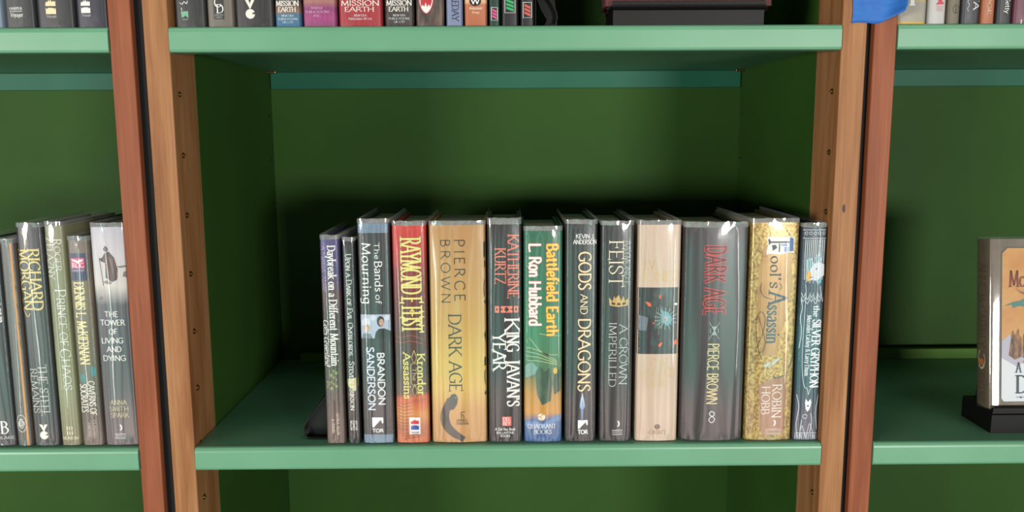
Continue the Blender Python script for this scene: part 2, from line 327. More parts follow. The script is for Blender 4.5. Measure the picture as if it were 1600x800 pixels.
# ------------------------------------------------------------------ books
class Book:
    """spine towards the viewer, boards running back; origin at the middle of the spine foot.  a: 0..1 across the spine, f: 0..1 down from the top"""
    def __init__(s, x0, x1, top, label, group, jacket, bottom=TOPZ, y=.008, depth=.162, film=True, bulge=.040, lean=0.0, sleeve_up=.0050, name='book', gap=.0007):
        s.w = (x1 - x0) - 2 * gap; s.h = top - bottom - .0006; s.d = depth; s.b = min(s.w * bulge, .0042); s.r = min(.0030, s.w * .2)
        s.root = empty(name, ((x0 + x1) / 2, y, bottom + .0003), label, 'book', group, (0, lean, 0))
        s.jm = jacket(s.h) if callable(jacket) else jacket
        s.sleeve_up = sleeve_up; s.build(film)
    def sy(s, u):
        h = s.w / 2; y = s.b * (u / h) ** 2; e = abs(u) - (h - s.r)
        if e > 0: y += s.r - math.sqrt(max(s.r ** 2 - min(e, s.r) ** 2, 0))
        return y
    def prof(s, n=22):
        h = s.w / 2; us = []
        for i in range(n + 1):
            t = -1 + 2 * i / n; us.append(h * math.sin(t * math.pi / 2) * .55 + h * t * .45)
        return [(u, s.sy(u)) for u in us]
    def build(s, film):
        h = s.w / 2; th = min(.0026, s.w * .16); zt = s.h; zb = .0006
        # jacket with its two boards: closed shell
        out = [(-h, s.d)] + [(-h, s.d * .5)] + s.prof() + [(h, s.d * .5), (h, s.d)]
        k = (h - th) / h
        inn = [(-h + th, s.d)] + [(-h + th, s.d * .5)] + [(u * k, y + th) for u, y in s.prof()] + [(h - th, s.d * .5), (h - th, s.d)]
        bm = bmesh.new(); rows = []
        for z in (zb, zt):
            rows.append(([bm.verts.new((x, y, z)) for x, y in out], [bm.verts.new((x, y, z)) for x, y in inn]))
        (o0, i0), (o1, i1) = rows; n = len(out)
        for i in range(n - 1):
            bm.faces.new((o0[i], o0[i + 1], o1[i + 1], o1[i])); bm.faces.new((i0[i + 1], i0[i], i1[i], i1[i + 1]))
            bm.faces.new((o1[i], o1[i + 1], i1[i + 1], i1[i])); bm.faces.new((o0[i + 1], o0[i], i0[i], i0[i + 1]))
        for e in (0, n - 1): bm.faces.new((o0[e], o1[e], i1[e], i0[e]))
        bmesh.ops.recalc_face_normals(bm, faces=bm.faces[:])
        s.jacket = obj('jacket', bm, s.jm, s.root, smooth=True)
        s.jacket.data.set_sharp_from_angle(angle=math.radians(40))
        # page block, rounded at the spine and hollow at the fore edge
        e = th + .0002; pp = [(u * (h - e) / h, y + th + .0012) for u, y in s.prof(14)]
        fe = [((h - e) * math.cos(i * math.pi / 8), s.d - .004 - .0035 * math.sin(i * math.pi / 8)) for i in range(9)]
        bm = bmesh.new(); prism(bm, pp + fe, 'z', .0035, s.h - .0038)
        obj('page_block', bm, PAPER, s.root)
        if film:
            off = .0011; sd = random.random() * 50
            path = [(-h - .0004, s.d * .93), (-h - .0004, s.d * .5), (-h - .0004, s.d * .2), (-h - .0004, .016)]
            pr = s.prof(26)
            path += [(u * (h + .0004) / h, y - off * (1 - abs(u / h) ** 3)) for u, y in pr]
            path += [(h + .0004, .016), (h + .0004, s.d * .2), (h + .0004, s.d * .5), (h + .0004, s.d * .93)]
            zs = [0, .002, .004, .007, .011, .016, .023] + [.023 + (s.h - .043) * i / 12 for i in range(1, 12)] + [s.h - .020 + q for q in (0, .006, .011, .015, .018, .020, .0222, .0243, .025)]
            up_ = s.sleeve_up; zs = [z if z <= s.h else s.h + (z - s.h) / .005 * up_ for z in zs]
            bm = bmesh.new(); rows = []; nn = len(path)
            for z in zs:
                row = []; top_ = max(0, z - s.h + .004) / .009; foot = max(0, .012 - z) / .012
                for i, (x, y) in enumerate(path):
                    dx = dy = 0
                    if 4 <= i < nn - 4:
                        q = noise.noise(Vector((x * 55 + sd, z * 8, sd))) * .0007 + noise.noise(Vector((x * 200 + sd, z * 90, 3 + sd))) * (.00002 + .0010 * top_ + .0008 * foot)
                        ed = 1 - abs(x / h) ** 4
                        dy = max(q * ed, -.0012) - .0003 * ed
                        if dy > .0007 and top_ < .5: dy = .0007
                        dz = (noise.noise(Vector((x * 160, 7, sd))) * .0009 if z > s.h + .6 * up_ else 0)
                    else: dz = noise.noise(Vector((x * 40, y * 30, sd))) * .0008 if z > s.h + .6 * up_ else 0
                    row.append(bm.verts.new((x + dx, y + dy, z + dz)))
                rows.append(row)
            for a, b in zip(rows, rows[1:]):
                for i in range(nn - 1): bm.faces.new((a[i], a[i + 1], b[i + 1], b[i]))
            bm.faces.ensure_lookup_table(); nf = len(bm.faces)
            for i in range(nf - 3 * (nn - 1), nf): bm.faces[i].material_index = 1
            o = obj('sleeve', bm, (FILM, HEM), s.root, smooth=True); o['label'] = 'clear protective plastic sleeve'
    # --- flat print on the spine
    def U(s, a): return (a - .5) * s.w
    def Zf(s, f): return s.h * (1 - f)
    def put(s, name, faces, m, layer=2, label=None, parent=None):
        bm = bmesh.new()
        for F in faces:
            vs = [bm.verts.new((p[0], 0, p[1])) for p in F]
            try: bm.faces.new(vs)
            except ValueError: pass
        big = [f for f in bm.faces if len(f.verts) > 4 or f.calc_area() > 8e-6]
        if big:
            bmesh.ops.triangulate(bm, faces=[f for f in big if len(f.verts) > 4])
            k = -s.w / 2 + .002
            while k < s.w / 2:
                g = [v for v in bm.verts] + [e for e in bm.edges] + [f for f in bm.faces]
                bmesh.ops.bisect_plane(bm, geom=g, dist=1e-7, plane_co=(k, 0, 0), plane_no=(1, 0, 0)); k += .0028
        h = s.w / 2
        for v in bm.verts:
            v.co.x = max(-h * .999, min(h * .999, v.co.x)); v.co.y = s.sy(v.co.x) - .00011 * layer
            v.co.z = max(.0007, min(s.h - .0001, v.co.z))
        bmesh.ops.recalc_face_normals(bm, faces=bm.faces[:])
        for f in bm.faces:
            if f.normal.y > 0: f.normal_flip()
        o = obj(name, bm, m, s.root)
        if label: o['label'] = label
        return o
    def down(s, txt, f0, f1, a0, a1, rgb, name='title_lettering', layer=3, rim=None, **k):
        """line of lettering running down the spine"""
        Lh = s.h * (f1 - f0); cap = s.w * (a1 - a0)
        mp_ = lambda F: [[(s.U(a0) + p.y, s.Zf(f0) - p.x) for p in f] for f in F]
        fs = lay_text(txt, Lh, cap, **k)
        if rim: s.put('lettering_outline', mp_(lay_text(txt, Lh, cap, grow=rim[1], **k)), ink(rim[0]), layer - 1)
        return s.put(name, mp_(fs), ink(rgb), layer)
    def across(s, txt, a0, a1, f0, f1, rgb, name='author_lettering', layer=3, rim=None, **k):
        """upright line of lettering across the spine"""
        cap = s.h * (f1 - f0)
        mp_ = lambda F: [[(s.U(a0) + p.x, s.Zf(f1) + p.y) for p in f] for f in F]
        fs = lay_text(txt, s.w * (a1 - a0), cap, **k)
        if rim: s.put('lettering_outline', mp_(lay_text(txt, s.w * (a1 - a0), cap, grow=rim[1], **k)), ink(rim[0]), layer - 1)
        return s.put(name, mp_(fs), ink(rgb), layer)
    def poly(s, name, polys, rgb, layer=2, label=None):
        """filled shapes given in (a, f)"""
        return s.put(name, [[(s.U(a), s.Zf(f)) for a, f in P] for P in polys], rgb if not isinstance(rgb, tuple) else ink(rgb), layer, label)
    def lines(s, name, paths, wmm, rgb, layer=3, curve=True, label=None):
        out = []
        for P in paths:
            Q = [Vector((s.U(a), s.Zf(f))) for a, f in P]
            if curve and len(Q) > 2: Q = catmull(Q, 4)
            stroke(Q, lambda d: wmm * .0005, out)
        return s.put(name, out, ink(rgb), layer, label)
    def ring(s, a, f, rmm, n=20, sq=1.0, a0=0, a1=math.tau):
        m = n if a1 - a0 < math.tau - .01 else n - 1
        return [(a + rmm * .001 * math.cos(a0 + (a1 - a0) * i / n) / s.w, f - rmm * .001 * sq * math.sin(a0 + (a1 - a0) * i / n) / s.h) for i in range(m + 1)]
    def rect(s, a0, a1, f0, f1): return [(a0, f0), (a1, f0), (a1, f1), (a0, f1)]
    # --- publisher marks
    def mountain_mark(s, a0, a1, f0, f1, ft0, ft1, rgb=(238, 238, 240)):
        X = lambda t: a0 + (a1 - a0) * t; Y = lambda t: f0 + (f1 - f0) * t
        s.poly('publisher_emblem', [[(X(p), Y(q)) for p, q in ((0, 0), (1, 0), (1, .55), (.9, .62), (.74, .12), (.5, .6), (.4, .55), (.15, .98), (0, 1))]], rgb)
        s.across('TOR', X(.0), X(1.0), ft0, ft1, rgb, 'publisher_lettering', weight=.22, serif=False, contrast=0)
    def crescent_mark(s, a, f, rgb=(235, 232, 228), wr=.32):
        P = s.ring(a, f, 2.9, 16, 1.35, -1.15, 1.15) + [(q[0] - .0011 / s.w, q[1]) for q in s.ring(a, f, 2.35, 16, 1.5, -1.1, 1.1)][::-1]
        s.poly('publisher_emblem', [P], rgb)
        s.across('HARPER', a - wr / 2, a + wr / 2, f + .028, f + .0355, rgb, 'publisher_lettering', weight=.16, serif=False, contrast=0)
        s.poly('publisher_rule', [s.rect(a - wr / 2, a + wr / 2, f + .0405, f + .042)], rgb)
        s.across('VOYAGER', a - wr / 2, a + wr / 2, f + .047, f + .0535, rgb, 'publisher_lettering', weight=.16, serif=False, contrast=0)
    def flame_mark(s, a0, a1, f0, f1, top, low):
        X = lambda t: a0 + (a1 - a0) * t; Y = lambda t: f0 + (f1 - f0) * t
        s.poly('flame_emblem', [[(X(p), Y(q)) for p, q in ((0, .46), (0, .28), (.14, .14), (.2, .22), (.36, .04), (.42, .18), (.55, 0), (.66, .2), (.8, .08), (.84, .2), (1, .12), (1, .46))]], top, 5)
        s.poly('wave_emblem', [[(X(p), Y(q)) for p, q in ((0, 1), (0, .58), (.12, .66), (.25, .58), (.38, .66), (.5, .58), (.62, .66), (.75, .58), (.88, .66), (1, .58), (1, 1))]], low, 5)
    def vg_mark(s, a0, a1, f0, f1, rgb=(236, 234, 222)):
        X = lambda t: a0 + (a1 - a0) * t; Y = lambda t: f0 + (f1 - f0) * t; a = (a0 + a1) / 2
        rm = (a1 - a0) * s.w * 500
        s.poly('publisher_emblem', [[(X(.0), Y(0)), (X(.36), Y(0)), (X(.5), Y(.2)), (X(.64), Y(0)), (X(1), Y(0)), (X(.5), Y(.5))],
               s.ring(a, Y(.74), rm, 24, 1, .35, math.tau - .1) + s.ring(a, Y(.74), rm * .5, 18, 1, .5, math.tau - .1)[::-1], s.ring(a, Y(.74), rm * .26, 12)], rgb)
def jg(stops, **k): return lambda h: graded('printed_jacket', h, stops, **k)
# ------------------------------------------------------------------ middle shelf, left to right
MID = 'hardbacks on the middle shelf of the middle bookcase'
WHT = (238, 236, 232); CRM = (238, 226, 188); GLD = (226, 206, 128)
b = Book(-.2050, -.1828, .2583, 'slim hardback with purple top and white title, beside the black bookend', MID, jg([(0, (84, 72, 128)), (.16, (78, 66, 112)), (.26, (96, 70, 74)), (.4, (64, 52, 50)), (.62, (70, 66, 50)), (.8, (84, 68, 60)), (1, (112, 92, 82))], warp=.05))
b.down('Daybreak on a Different Mountain', .03, .61, .40, .80, WHT, weight=.17)
b.down('A Fantasy Novel', .03, .25, .06, .28, (196, 150, 206), 'subtitle_lettering', weight=.10)
b.down('Colin Greenland', .385, .61, .05, .31, WHT, 'author_lettering', weight=.17, slant=.25)
b.down('GEORGE ALLEN', .845, .955, .56, .72, (222, 200, 180), 'publisher_lettering', weight=.12)
b.down('& UNWIN', .875, .945, .30, .46, (222, 200, 180), 'publisher_lettering', weight=.12)
b.poly('plant_print', [b.ring(.5 + .16 * math.sin(i * 2.1), .635 + .011 * i, 1.5 + .5 * math.sin(i), 7) for i in range(9)] + [b.ring(.15 + .1 * (i % 2), .69 + .012 * i, 1.0, 6) for i in range(3)], (128, 150, 92))
b.lines('plant_stem', [[(.52, .63), (.48, .70), (.5, .78)], [(.48, .7), (.2, .69), (.16, .72)]], .7, (150, 140, 96))

b = Book(-.1808, -.1660, .2560, 'thinnest hardback, black with small white capitals along its spine', MID, mat('black_jacket', (26, 24, 26), .4), bottom=TOPZ)
b.down('Upon a Dark of Evil Overlords', .06, .555, .28, .70, (228, 228, 222), weight=.14, small=.74)
b.down('Steven Erikson', .585, .83, .28, .70, (232, 232, 226), 'author_lettering', weight=.15, small=.74)
b.poly('moon_print', [[(.03, .675), (.97, .665), (.97, .71), (.7, .735), (.3, .72), (.03, .70)]], (206, 200, 140), 1)
b.poly('dusk_print', [[(.03, .735), (.97, .735), (.97, .775), (.03, .78)]], (92, 62, 58), 1)
b.lines('publisher_emblem', [b.rect(.25, .75, .885, .93) + [(.25, .885)], [(.25, .885), (.5, .9075), (.75, .885)], [(.25, .93), (.5, .9075), (.75, .93)], [(.5, .885), (.5, .93)]], .6, WHT, curve=False)

b = Book(-.1640, -.1279, .2754, 'grey hardback with ribbed ends and a band of two portraits on the spine', MID, mat('slate_jacket', (52, 52, 56), .42))
for f0, f1 in ((0, .042), (.958, 1)):
    b.poly('ribbed_band', [b.rect(.02, .98, f0, f1)], (70, 88, 112), 1)
    b.poly('ribbed_stripes', [b.rect(.03 + .94 * i / 22, .03 + .94 * i / 22 + .018, f0, f1) for i in range(22)], (150, 178, 200), 2)
b.down('The', .084, .158, .53, .68, WHT, weight=.16, serif=False, contrast=.4)
b.down('Bands', .166, .303, .52, .75, WHT, weight=.16, serif=False, contrast=.45)
b.down('of', .315, .357, .53, .70, WHT, weight=.16, serif=False, contrast=.4)
b.down('Mourning', .084, .358, .13, .40, WHT, weight=.15, serif=False, contrast=.5)
b.poly('portrait_band', [b.rect(.03, .97, .405, .513)], (176, 186, 206), 1)
b.poly('portrait_haze', [b.ring(.2, .44, 5, 12), b.ring(.42, .42, 3.4, 12), b.ring(.86, .42, 3, 12)], (206, 212, 226), 2)
b.poly('dark_coat', [[(.46, .513), (.5, .485), (.6, .47), (.78, .468), (.97, .48), (.97, .513)]], (34, 36, 40), 2)
b.poly('dark_hair', [b.ring(.66, .436, 4.0, 16, 1.5) ], (44, 32, 30), 3)
b.poly('portrait_face', [b.ring(.69, .441, 2.7, 14, 1.5)], (196, 160, 142), 4)
b.poly('portrait_features', [b.ring(.66, .436, .42, 6), b.ring(.735, .436, .42, 6), b.rect(.68, .72, .4535, .4555)], (70, 46, 42), 5)
b.poly('fair_hair', [b.ring(.22, .467, 3.2, 14, 1.4)], (186, 152, 112), 3)
b.poly('portrait_face', [b.ring(.2, .471, 2.2, 12, 1.4)], (222, 188, 166), 4)
b.poly('portrait_features', [b.ring(.175, .468, .36, 6), b.ring(.235, .468, .36, 6), b.rect(.19, .22, .481, .4825)], (120, 84, 72), 5)
b.poly('portrait_dress', [[(.05, .513), (.1, .492), (.2, .488), (.33, .494), (.4, .513)]], (112, 122, 130), 3)
b.down('BRANDON', .578, .82, .53, .74, (226, 230, 236), 'author_lettering', weight=.2, serif=False, contrast=.1)
b.down('SANDERSON', .553, .845, .2, .42, (210, 222, 236), 'author_lettering', weight=.2, serif=False, contrast=.1)
b.mountain_mark(.3, .66, .878, .925, .932, .947)

b = Book(-.1265, -.0885, .2727, 'red and orange hardback with tall pale gold capitals', MID, jg([(0, (214, 56, 44)), (.10, (204, 48, 40)), (.22, (146, 44, 38)), (.36, (112, 44, 40)), (.52, (86, 52, 46)), (.66, (78, 66, 60)), (.76, (96, 78, 62)), (.80, (216, 104, 56)), (.86, (228, 150, 74)), (.93, (190, 112, 72)), (1, (224, 118, 70))], warp=.05, nscale=(30, 30, 160)))
b.down('RAYMOND E FEIST', .055, .48, .26, .84, (232, 220, 130), 'author_lettering', weight=.105, contrast=.35, sp=.03, rim=((84, 40, 30), .0004))
b.down('Krondor', .58, .775, .68, .90, (232, 222, 120), weight=.2, contrast=.5)
b.down('Assassins', .575, .79, .26, .47, (232, 222, 120), weight=.2, contrast=.5)
b.down('The', .645, .705, .53, .64, (220, 206, 140), 'subtitle_lettering', weight=.16)
b.lines('diamond_ornament', [[(.48, .632), (.48, .718), (.585, .732), (.69, .718), (.69, .632), (.585, .618), (.48, .632)], [(.585, .565), (.66, .598), (.585, .63), (.51, .598), (.585, .565)], [(.585, .72), (.66, .752), (.585, .785), (.51, .752), (.585, .72)]], .7, (206, 190, 120), curve=False)
b.lines('flame_streaks', [[(.03, .50 + .012 * i), (.25, .505 + .012 * i), (.5, .495 + .013 * i), (.97, .52 + .01 * i)] for i in (0, 2)], .5, (196, 90, 62), 2)
b.lines('smoke_streaks', [[(.03, .80 + .016 * i), (.22, .815 + .015 * i), (.5, .806 + .016 * i)] for i in range(9)], .6, (116, 72, 50), 2)
b.lines('smoke_streaks', [[(.2, .955 + .013 * i), (.5, .95 + .012 * i), (.97, .935 + .014 * i)] for i in range(3)], .8, (150, 82, 56), 2)
b.poly('publisher_panel', [b.rect(.40, .73, .878, .957)], (236, 234, 234), 3)
b.flame_mark(.44, .69, .886, .936, (206, 44, 52), (52, 76, 160))
b.across('Voyager', .43, .70, .942, .953, (110, 104, 108), 'publisher_lettering', 5, weight=.12)

b = Book(-.0865, -.0236, .2729, 'wide golden-tan hardback with a dark snake printed at its foot', MID, jg([(0, (196, 146, 84)), (.2, (202, 156, 88)), (.45, (212, 170, 84)), (.62, (226, 190, 92)), (.74, (228, 192, 100)), (.84, (216, 164, 96)), (1, (206, 152, 96))], warp=.06, nscale=(14, 14, 9)))
b.down('PIERCE', .062, .34, .45, .63, (44, 34, 26), 'author_lettering', weight=.10, serif=False, contrast=.15, sp=.32)
b.down('BROWN', .062, .35, .21, .37, (44, 34, 26), 'author_lettering', weight=.10, serif=False, contrast=.15, sp=.32)
b.down('DARK AGE', .40, .757, .33, .55, (46, 36, 24), weight=.12)
snake = [(.34, .792), (.27, .835), (.23, .875), (.27, .92), (.38, .952), (.50, .972), (.58, .985)]
SP = catmull([Vector((b.U(a), b.Zf(f))) for a, f in snake], 6); q = []
for i in range(len(SP) - 1): 
    r0, r1 = [.0034 + .0016 * math.sin(math.pi * min(1, k / len(SP) * 1.2)) for k in (i, i + 1)]
    d = (SP[i + 1] - SP[i]).normalized(); n_ = Vector((-d.y, d.x)); q.append([SP[i] + n_ * r0, SP[i] - n_ * r0, SP[i + 1] - n_ * r1, SP[i + 1] + n_ * r1])
b.put('snake_print', q, noisy('snake_scales', (58, 60, 54), (104, 94, 84), (90, 90, 90), .4), 2)
b.poly('snake_head', [[(.36, .772), (.43, .768), (.475, .785), (.465, .815), (.40, .842), (.30, .846), (.27, .826), (.30, .795)]], noisy('snake_scales', (58, 64, 58), (90, 92, 82), (90, 90, 90), .4), 3)
b.poly('snake_eye', [b.ring(.44, .786, .6, 8)], (220, 214, 190), 4)
b.lines('publisher_emblem', [[(.535, .855), (.535, .885)], [(.535, .872), (.565, .865), (.585, .885)], [(.52, .857), (.60, .853)]], .7, (60, 44, 30), curve=False)
b.across('HODDER &', .45, .64, .888, .899, (86, 66, 44), 'publisher_lettering', weight=.14, serif=False)
b.across('STOUGHTON', .44, .66, .903, .914, (86, 66, 44), 'publisher_lettering', weight=.14, serif=False)
b.poly('front_lettering', [b.rect(.965, .995, .075, .145), b.rect(.975, .995, .16, .19), [(.975, .245), (.955, .28), (.97, .32), (.985, .32), (.97, .28), (.99, .245)], [(.965, .345), (.995, .335), (.995, .36)], [(.965, .495), (.995, .475), (.995, .535)], b.rect(.965, .995, .60, .64), [(.97, .66), (.955, .69), (.975, .73), (.985, .72), (.97, .69), (.985, .66)], b.rect(.965, .995, .76, .775)], (40, 30, 24), 2)

b = Book(-.0226, .0156, .2735, 'black hardback with salmon author capitals, taller sleeve, right of the golden-tan book', MID, mat('black_jacket', (40, 36, 38), .4), sleeve_up=.0072)
b.down('KATHERINE', .045, .33, .60, .92, (232, 124, 100), 'author_lettering', weight=.13)
b.down('KURTZ', .105, .265, .22, .53, (232, 124, 100), 'author_lettering', weight=.13)
for a0, a1 in ((.2, .33), (.77, .90)):
    b.poly('square_ornament', [b.rect(a0, a1, .366, .396)], (232, 130, 106), 2); b.poly('square_ornament', [b.rect(a0 + .045, a1 - .045, .375, .387)], (44, 38, 40), 3)
b.poly('star_ornament', [b.rect(.38, .73, .366, .396)], (232, 130, 106), 2); b.poly('star_ornament', [[(.555, .368), (.63, .381), (.555, .394), (.48, .381)], [(.38, .376), (.45, .381), (.38, .386)], [(.73, .376), (.66, .381), (.73, .386)]], (44, 38, 40), 3)
b.down('K', .42, .482, .50, .93, WHT, weight=.15); b.down('ING', .486, .575, .56, .92, WHT, weight=.16)
b.down('J', .60, .635, .50, .93, WHT, weight=.15); b.down("AVAN'S", .635, .83, .56, .92, WHT, weight=.16)
b.down('YEAR', .49, .66, .14, .52, WHT, weight=.15)
b.poly('publisher_panel', [b.rect(.40, .68, .878, .922)], (226, 112, 104), 2)
b.across('DEL', .43, .65, .882, .898, (250, 226, 220), 'publisher_lettering', weight=.16, serif=False)
b.across('REY', .43, .65, .902, .918, (250, 226, 220), 'publisher_lettering', weight=.16, serif=False)
b.across('A Del Rey Book', .18, .80, .931, .943, WHT, 'publisher_lettering', weight=.15, serif=False, contrast=0)
b.across('BALLANTINE', .22, .76, .949, .959, WHT, 'publisher_lettering', weight=.15, serif=False, contrast=0)
b.across('BOOKS', .34, .64, .964, .974, WHT, 'publisher_lettering', weight=.15, serif=False, contrast=0)

b = Book(.0168, .0605, .2664, 'green hardback with yellow title, orange landscape and blue foot', MID, jg([(0, (30, 106, 74)), (.3, (34, 122, 84)), (.45, (52, 138, 90)), (.58, (70, 132, 92)), (.68, (86, 122, 78)), (.76, (196, 150, 60)), (.86, (216, 154, 56)), (.895, (70, 110, 160)), (1, (48, 96, 156))], warp=.05, nscale=(40, 40, 30)))
b.down('Battlefield Earth', .06, .49, .60, .88, (246, 206, 62), weight=.2, serif=False, contrast=.35, rim=((206, 84, 44), .0005))
b.down('L. Ron Hubbard', .06, .44, .14, .44, (242, 236, 232), 'author_lettering', weight=.19, serif=False, contrast=.3, rim=((204, 88, 78), .0005))
b.lines('contrails', [[(.03, .54 + .022 * i), (.4, .56 + .016 * i), (.97, .62 + .004 * i)] for i in range(4)] + [[(.15, .50), (.5, .57), (.97, .58)], [(.4, .478), (.7, .487), (.97, .489)]], .6, (190, 206, 140), 2)
b.poly('aircraft_print', [[(.45, .565), (.62, .575), (.74, .587), (.6, .584)]], (70, 60, 40), 3)
b.poly('hill_print', [[(.30, .66), (.42, .63), (.55, .66), (.68, .64), (.74, .72), (.70, .80), (.48, .82), (.34, .77)], [(.74, .71), (.84, .66), (.97, .64), (.97, .75), (.8, .77)]], noisy('pine_print', (26, 70, 50), (60, 112, 72), (120, 120, 60), .5), 2)
b.poly('cloud_print', [[(.03, .63), (.2, .61), (.36, .64), (.3, .67), (.03, .69)]], (120, 160, 150), 2)
b.poly('tree_print', [b.ring(.82, .655, 2.4, 10, 1.6)], (220, 176, 64), 3)
b.poly('water_print', [[(.03, .90), (.25, .895), (.5, .91), (.97, .86), (.97, .89), (.55, .935), (.03, .92)]], (98, 138, 184), 2)
b.poly('publisher_emblem', [b.ring(.46, .877, 4.2, 28)], (236, 228, 210), 3)
b.poly('publisher_emblem', [b.rect(.452, .468, .848, .872), b.rect(.36, .455, .874, .880), b.rect(.468, .56, .862, .868), b.rect(.45, .466, .882, .906)], (206, 160, 80), 4)
b.across('QUADRANT', .09, .84, .912, .933, WHT, 'publisher_lettering', weight=.12)
b.across('BOOKS', .26, .73, .939, .960, WHT, 'publisher_lettering', weight=.12)

b = Book(.0624, .0986, .2734, 'black hardback with long cream title over a pale blue dagger', MID, mat('black_jacket', (34, 32, 35), .4))
b.across('KEVIN J.', .32, .90, .045, .064, WHT, weight=.15, serif=False, contrast=.2)
b.across('ANDERSON', .24, .97, .070, .089, WHT, weight=.15, serif=False, contrast=.2)
b.down('GODS', .124, .295, .42, .80, (242, 224, 176), weight=.13, rim=((150, 100, 50), .0003), serif=False, contrast=.4)
b.down('AND', .315, .405, .48, .70, (242, 224, 176), weight=.14, serif=False, contrast=.4)
b.down('DRAGONS', .425, .763, .42, .80, (242, 224, 176), weight=.13, rim=((150, 100, 50), .0003), serif=False, contrast=.4)
b.poly('dagger_print', [[(.56, .768), (.62, .80), (.655, .835), (.60, .848), (.52, .848), (.465, .835), (.50, .80)], [(.52, .85), (.60, .85), (.58, .90), (.54, .90)]], (108, 146, 190), 2)
b.lines('dagger_print', [[(.56, .77), (.50, .825), (.56, .848), (.62, .825), (.56, .77)], [(.56, .79), (.53, .82), (.56, .838), (.59, .82), (.56, .79)]], .5, (214, 232, 246), 3, curve=False)
b.mountain_mark(.42, .74, .897, .938, .944, .962)

b = Book(.1010, .1384, .2718, 'black hardback with a small gold crown between pale titles', MID, mat('black_jacket', (38, 34, 36), .4))
b.down('FEIST', .068, .276, .26, .68, (240, 232, 204), 'author_lettering', weight=.09, rim=((150, 116, 70), .0002))
b.down('RAYMOND E.', .07, .276, .72, .90, (206, 212, 208), 'author_lettering', weight=.06)
b.poly('crown_emblem', [[(.28, .362), (.26, .325), (.37, .345), (.42, .318), (.48, .343), (.56, .312), (.63, .343), (.70, .318), (.75, .345), (.86, .325), (.84, .362), (.56, .369)]], (206, 176, 104), 2)
b.poly('crown_emblem', [[(.34, .357), (.34, .345), (.45, .351), (.45, .361)], [(.5, .361), (.52, .35), (.6, .35), (.62, .361)], [(.67, .361), (.67, .351), (.78, .345), (.78, .357)]], (74, 44, 30), 3)
b.down('A CROWN', .45, .73, .60, .84, (214, 222, 216), weight=.09)
b.down('IMPERILLED', .44, .74, .28, .50, (226, 228, 222), weight=.09)
b.crescent_mark(.56, .915)

b = Book(.1418, .1903, .2720, 'cream hardback with a dark painted panel in the middle of its spine', MID, noisy('cream_jacket', (240, 208, 182), (246, 218, 194), (20, 20, 20), .42))
b.across('J.V.', .12, .44, .160, .198, (206, 178, 120), weight=.08)
b.across('JONES', .08, .94, .208, .255, (220, 196, 124), weight=.06)
b.poly('painted_panel', [b.rect(.0, 1., .282, .588)], noisy('painted_city', (26, 44, 46), (62, 96, 90), (70, 70, 50), .4, c=(40, 40, 44)), 1)
b.poly('painted_dark', [b.rect(.0, .24, .282, .588), [(.24, .40), (.34, .45), (.30, .588), (.24, .588)], b.rect(.9, 1., .282, .588)], (40, 26, 34), 2)
b.poly('painted_window', [[(.02, .405), (.26, .42), (.22, .48), (.02, .478)]], (104, 108, 120), 3)
b.poly('painted_light', [[(.56, .385), (.72, .395), (.84, .43), (.72, .46), (.57, .44)]], (98, 156, 172), 3)
b.lines('painted_rays', [[(.68, .425), (.68 + .28 * math.cos(t), .425 + .05 * math.sin(t))] for t in [i * math.tau / 15 for i in range(15)]], .5, (170, 206, 204), 4)
b.lines('painted_towers', [[(.45 + .05 * i, .37), (.42 + .05 * i, .47)] for i in range(4)] + [[(.52, .36), (.62, .40)], [(.5, .50), (.52, .43)]], .6, (120, 150, 138), 3, curve=False)
b.poly('painted_flames', [[(.18, .345), (.30, .352), (.33, .367), (.26, .368)], [(.5, .318), (.54, .31), (.545, .33), (.51, .335)], [(.86, .535), (.95, .517), (.97, .53), (.88, .55)], [(.5, .545), (.58, .532), (.6, .54), (.53, .558)], b.ring(.66, .428, 1.4, 8), b.ring(.38, .445, 1.1, 8)], (232, 104, 50), 5)
b.poly('painted_star', [b.ring(.9, .358, 1.5, 10), [(.82, .358), (.9, .355), (.98, .358), (.9, .361)]], (226, 240, 246), 5)
b.across('THE', .28, .74, .612, .645, (220, 196, 124), weight=.07)
b.across('BARBED', .06, .95, .655, .692, (220, 196, 124), weight=.06)
b.across('COIL', .27, .74, .702, .742, (220, 196, 124), weight=.07)
b.lines('publisher_emblem', [b.ring(.52, .931, 2.6, 20, 1, -.9, math.pi + .9), [(.52, .925), (.52, .945)], [(.49, .925), (.49, .94)], [(.55, .925), (.55, .94)]], .9, (92, 70, 52), curve=False)
b.across('ORBIT', .32, .74, .948, .966, (150, 118, 92), 'publisher_lettering', weight=.12)

b = Book(.1922, .2640, .2688, 'widest hardback, black with red outlined title and loose wrinkled sleeve', MID, noisy('charcoal_jacket', (42, 34, 38), (52, 38, 42), (12, 12, 8), .38), sleeve_up=.0060)
for g_, c_, l_ in ((.00025, (196, 66, 62), 2), ):
    b.down('DARK AGE', .084, .40, .33, .65, c_, weight=.18, serif=False, contrast=.1, layer=2, sp=.16)
    b.down('DARK AGE', .084, .40, .33, .65, (70, 30, 34), 'title_inlay', weight=.085, serif=False, contrast=.1, layer=3, sp=.16)
b.lines('cross_emblem', [[(.42, .435), (.58, .515)], [(.58, .435), (.42, .515)], b.ring(.5, .475, 4.5, 16, 1, 2.5, 3.8), b.ring(.5, .475, 4.5, 16, 1, -.65, .65)], .5, (178, 196, 190), curve=False)
b.poly('cross_emblem', [[(.46, .455), (.54, .455), (.5, .475)], [(.46, .495), (.54, .495), (.5, .475)]], (150, 170, 164), 2)
b.down('PIERCE BROWN', .535, .823, .41, .58, (222, 206, 150), 'author_lettering', weight=.10, serif=False, contrast=.15)
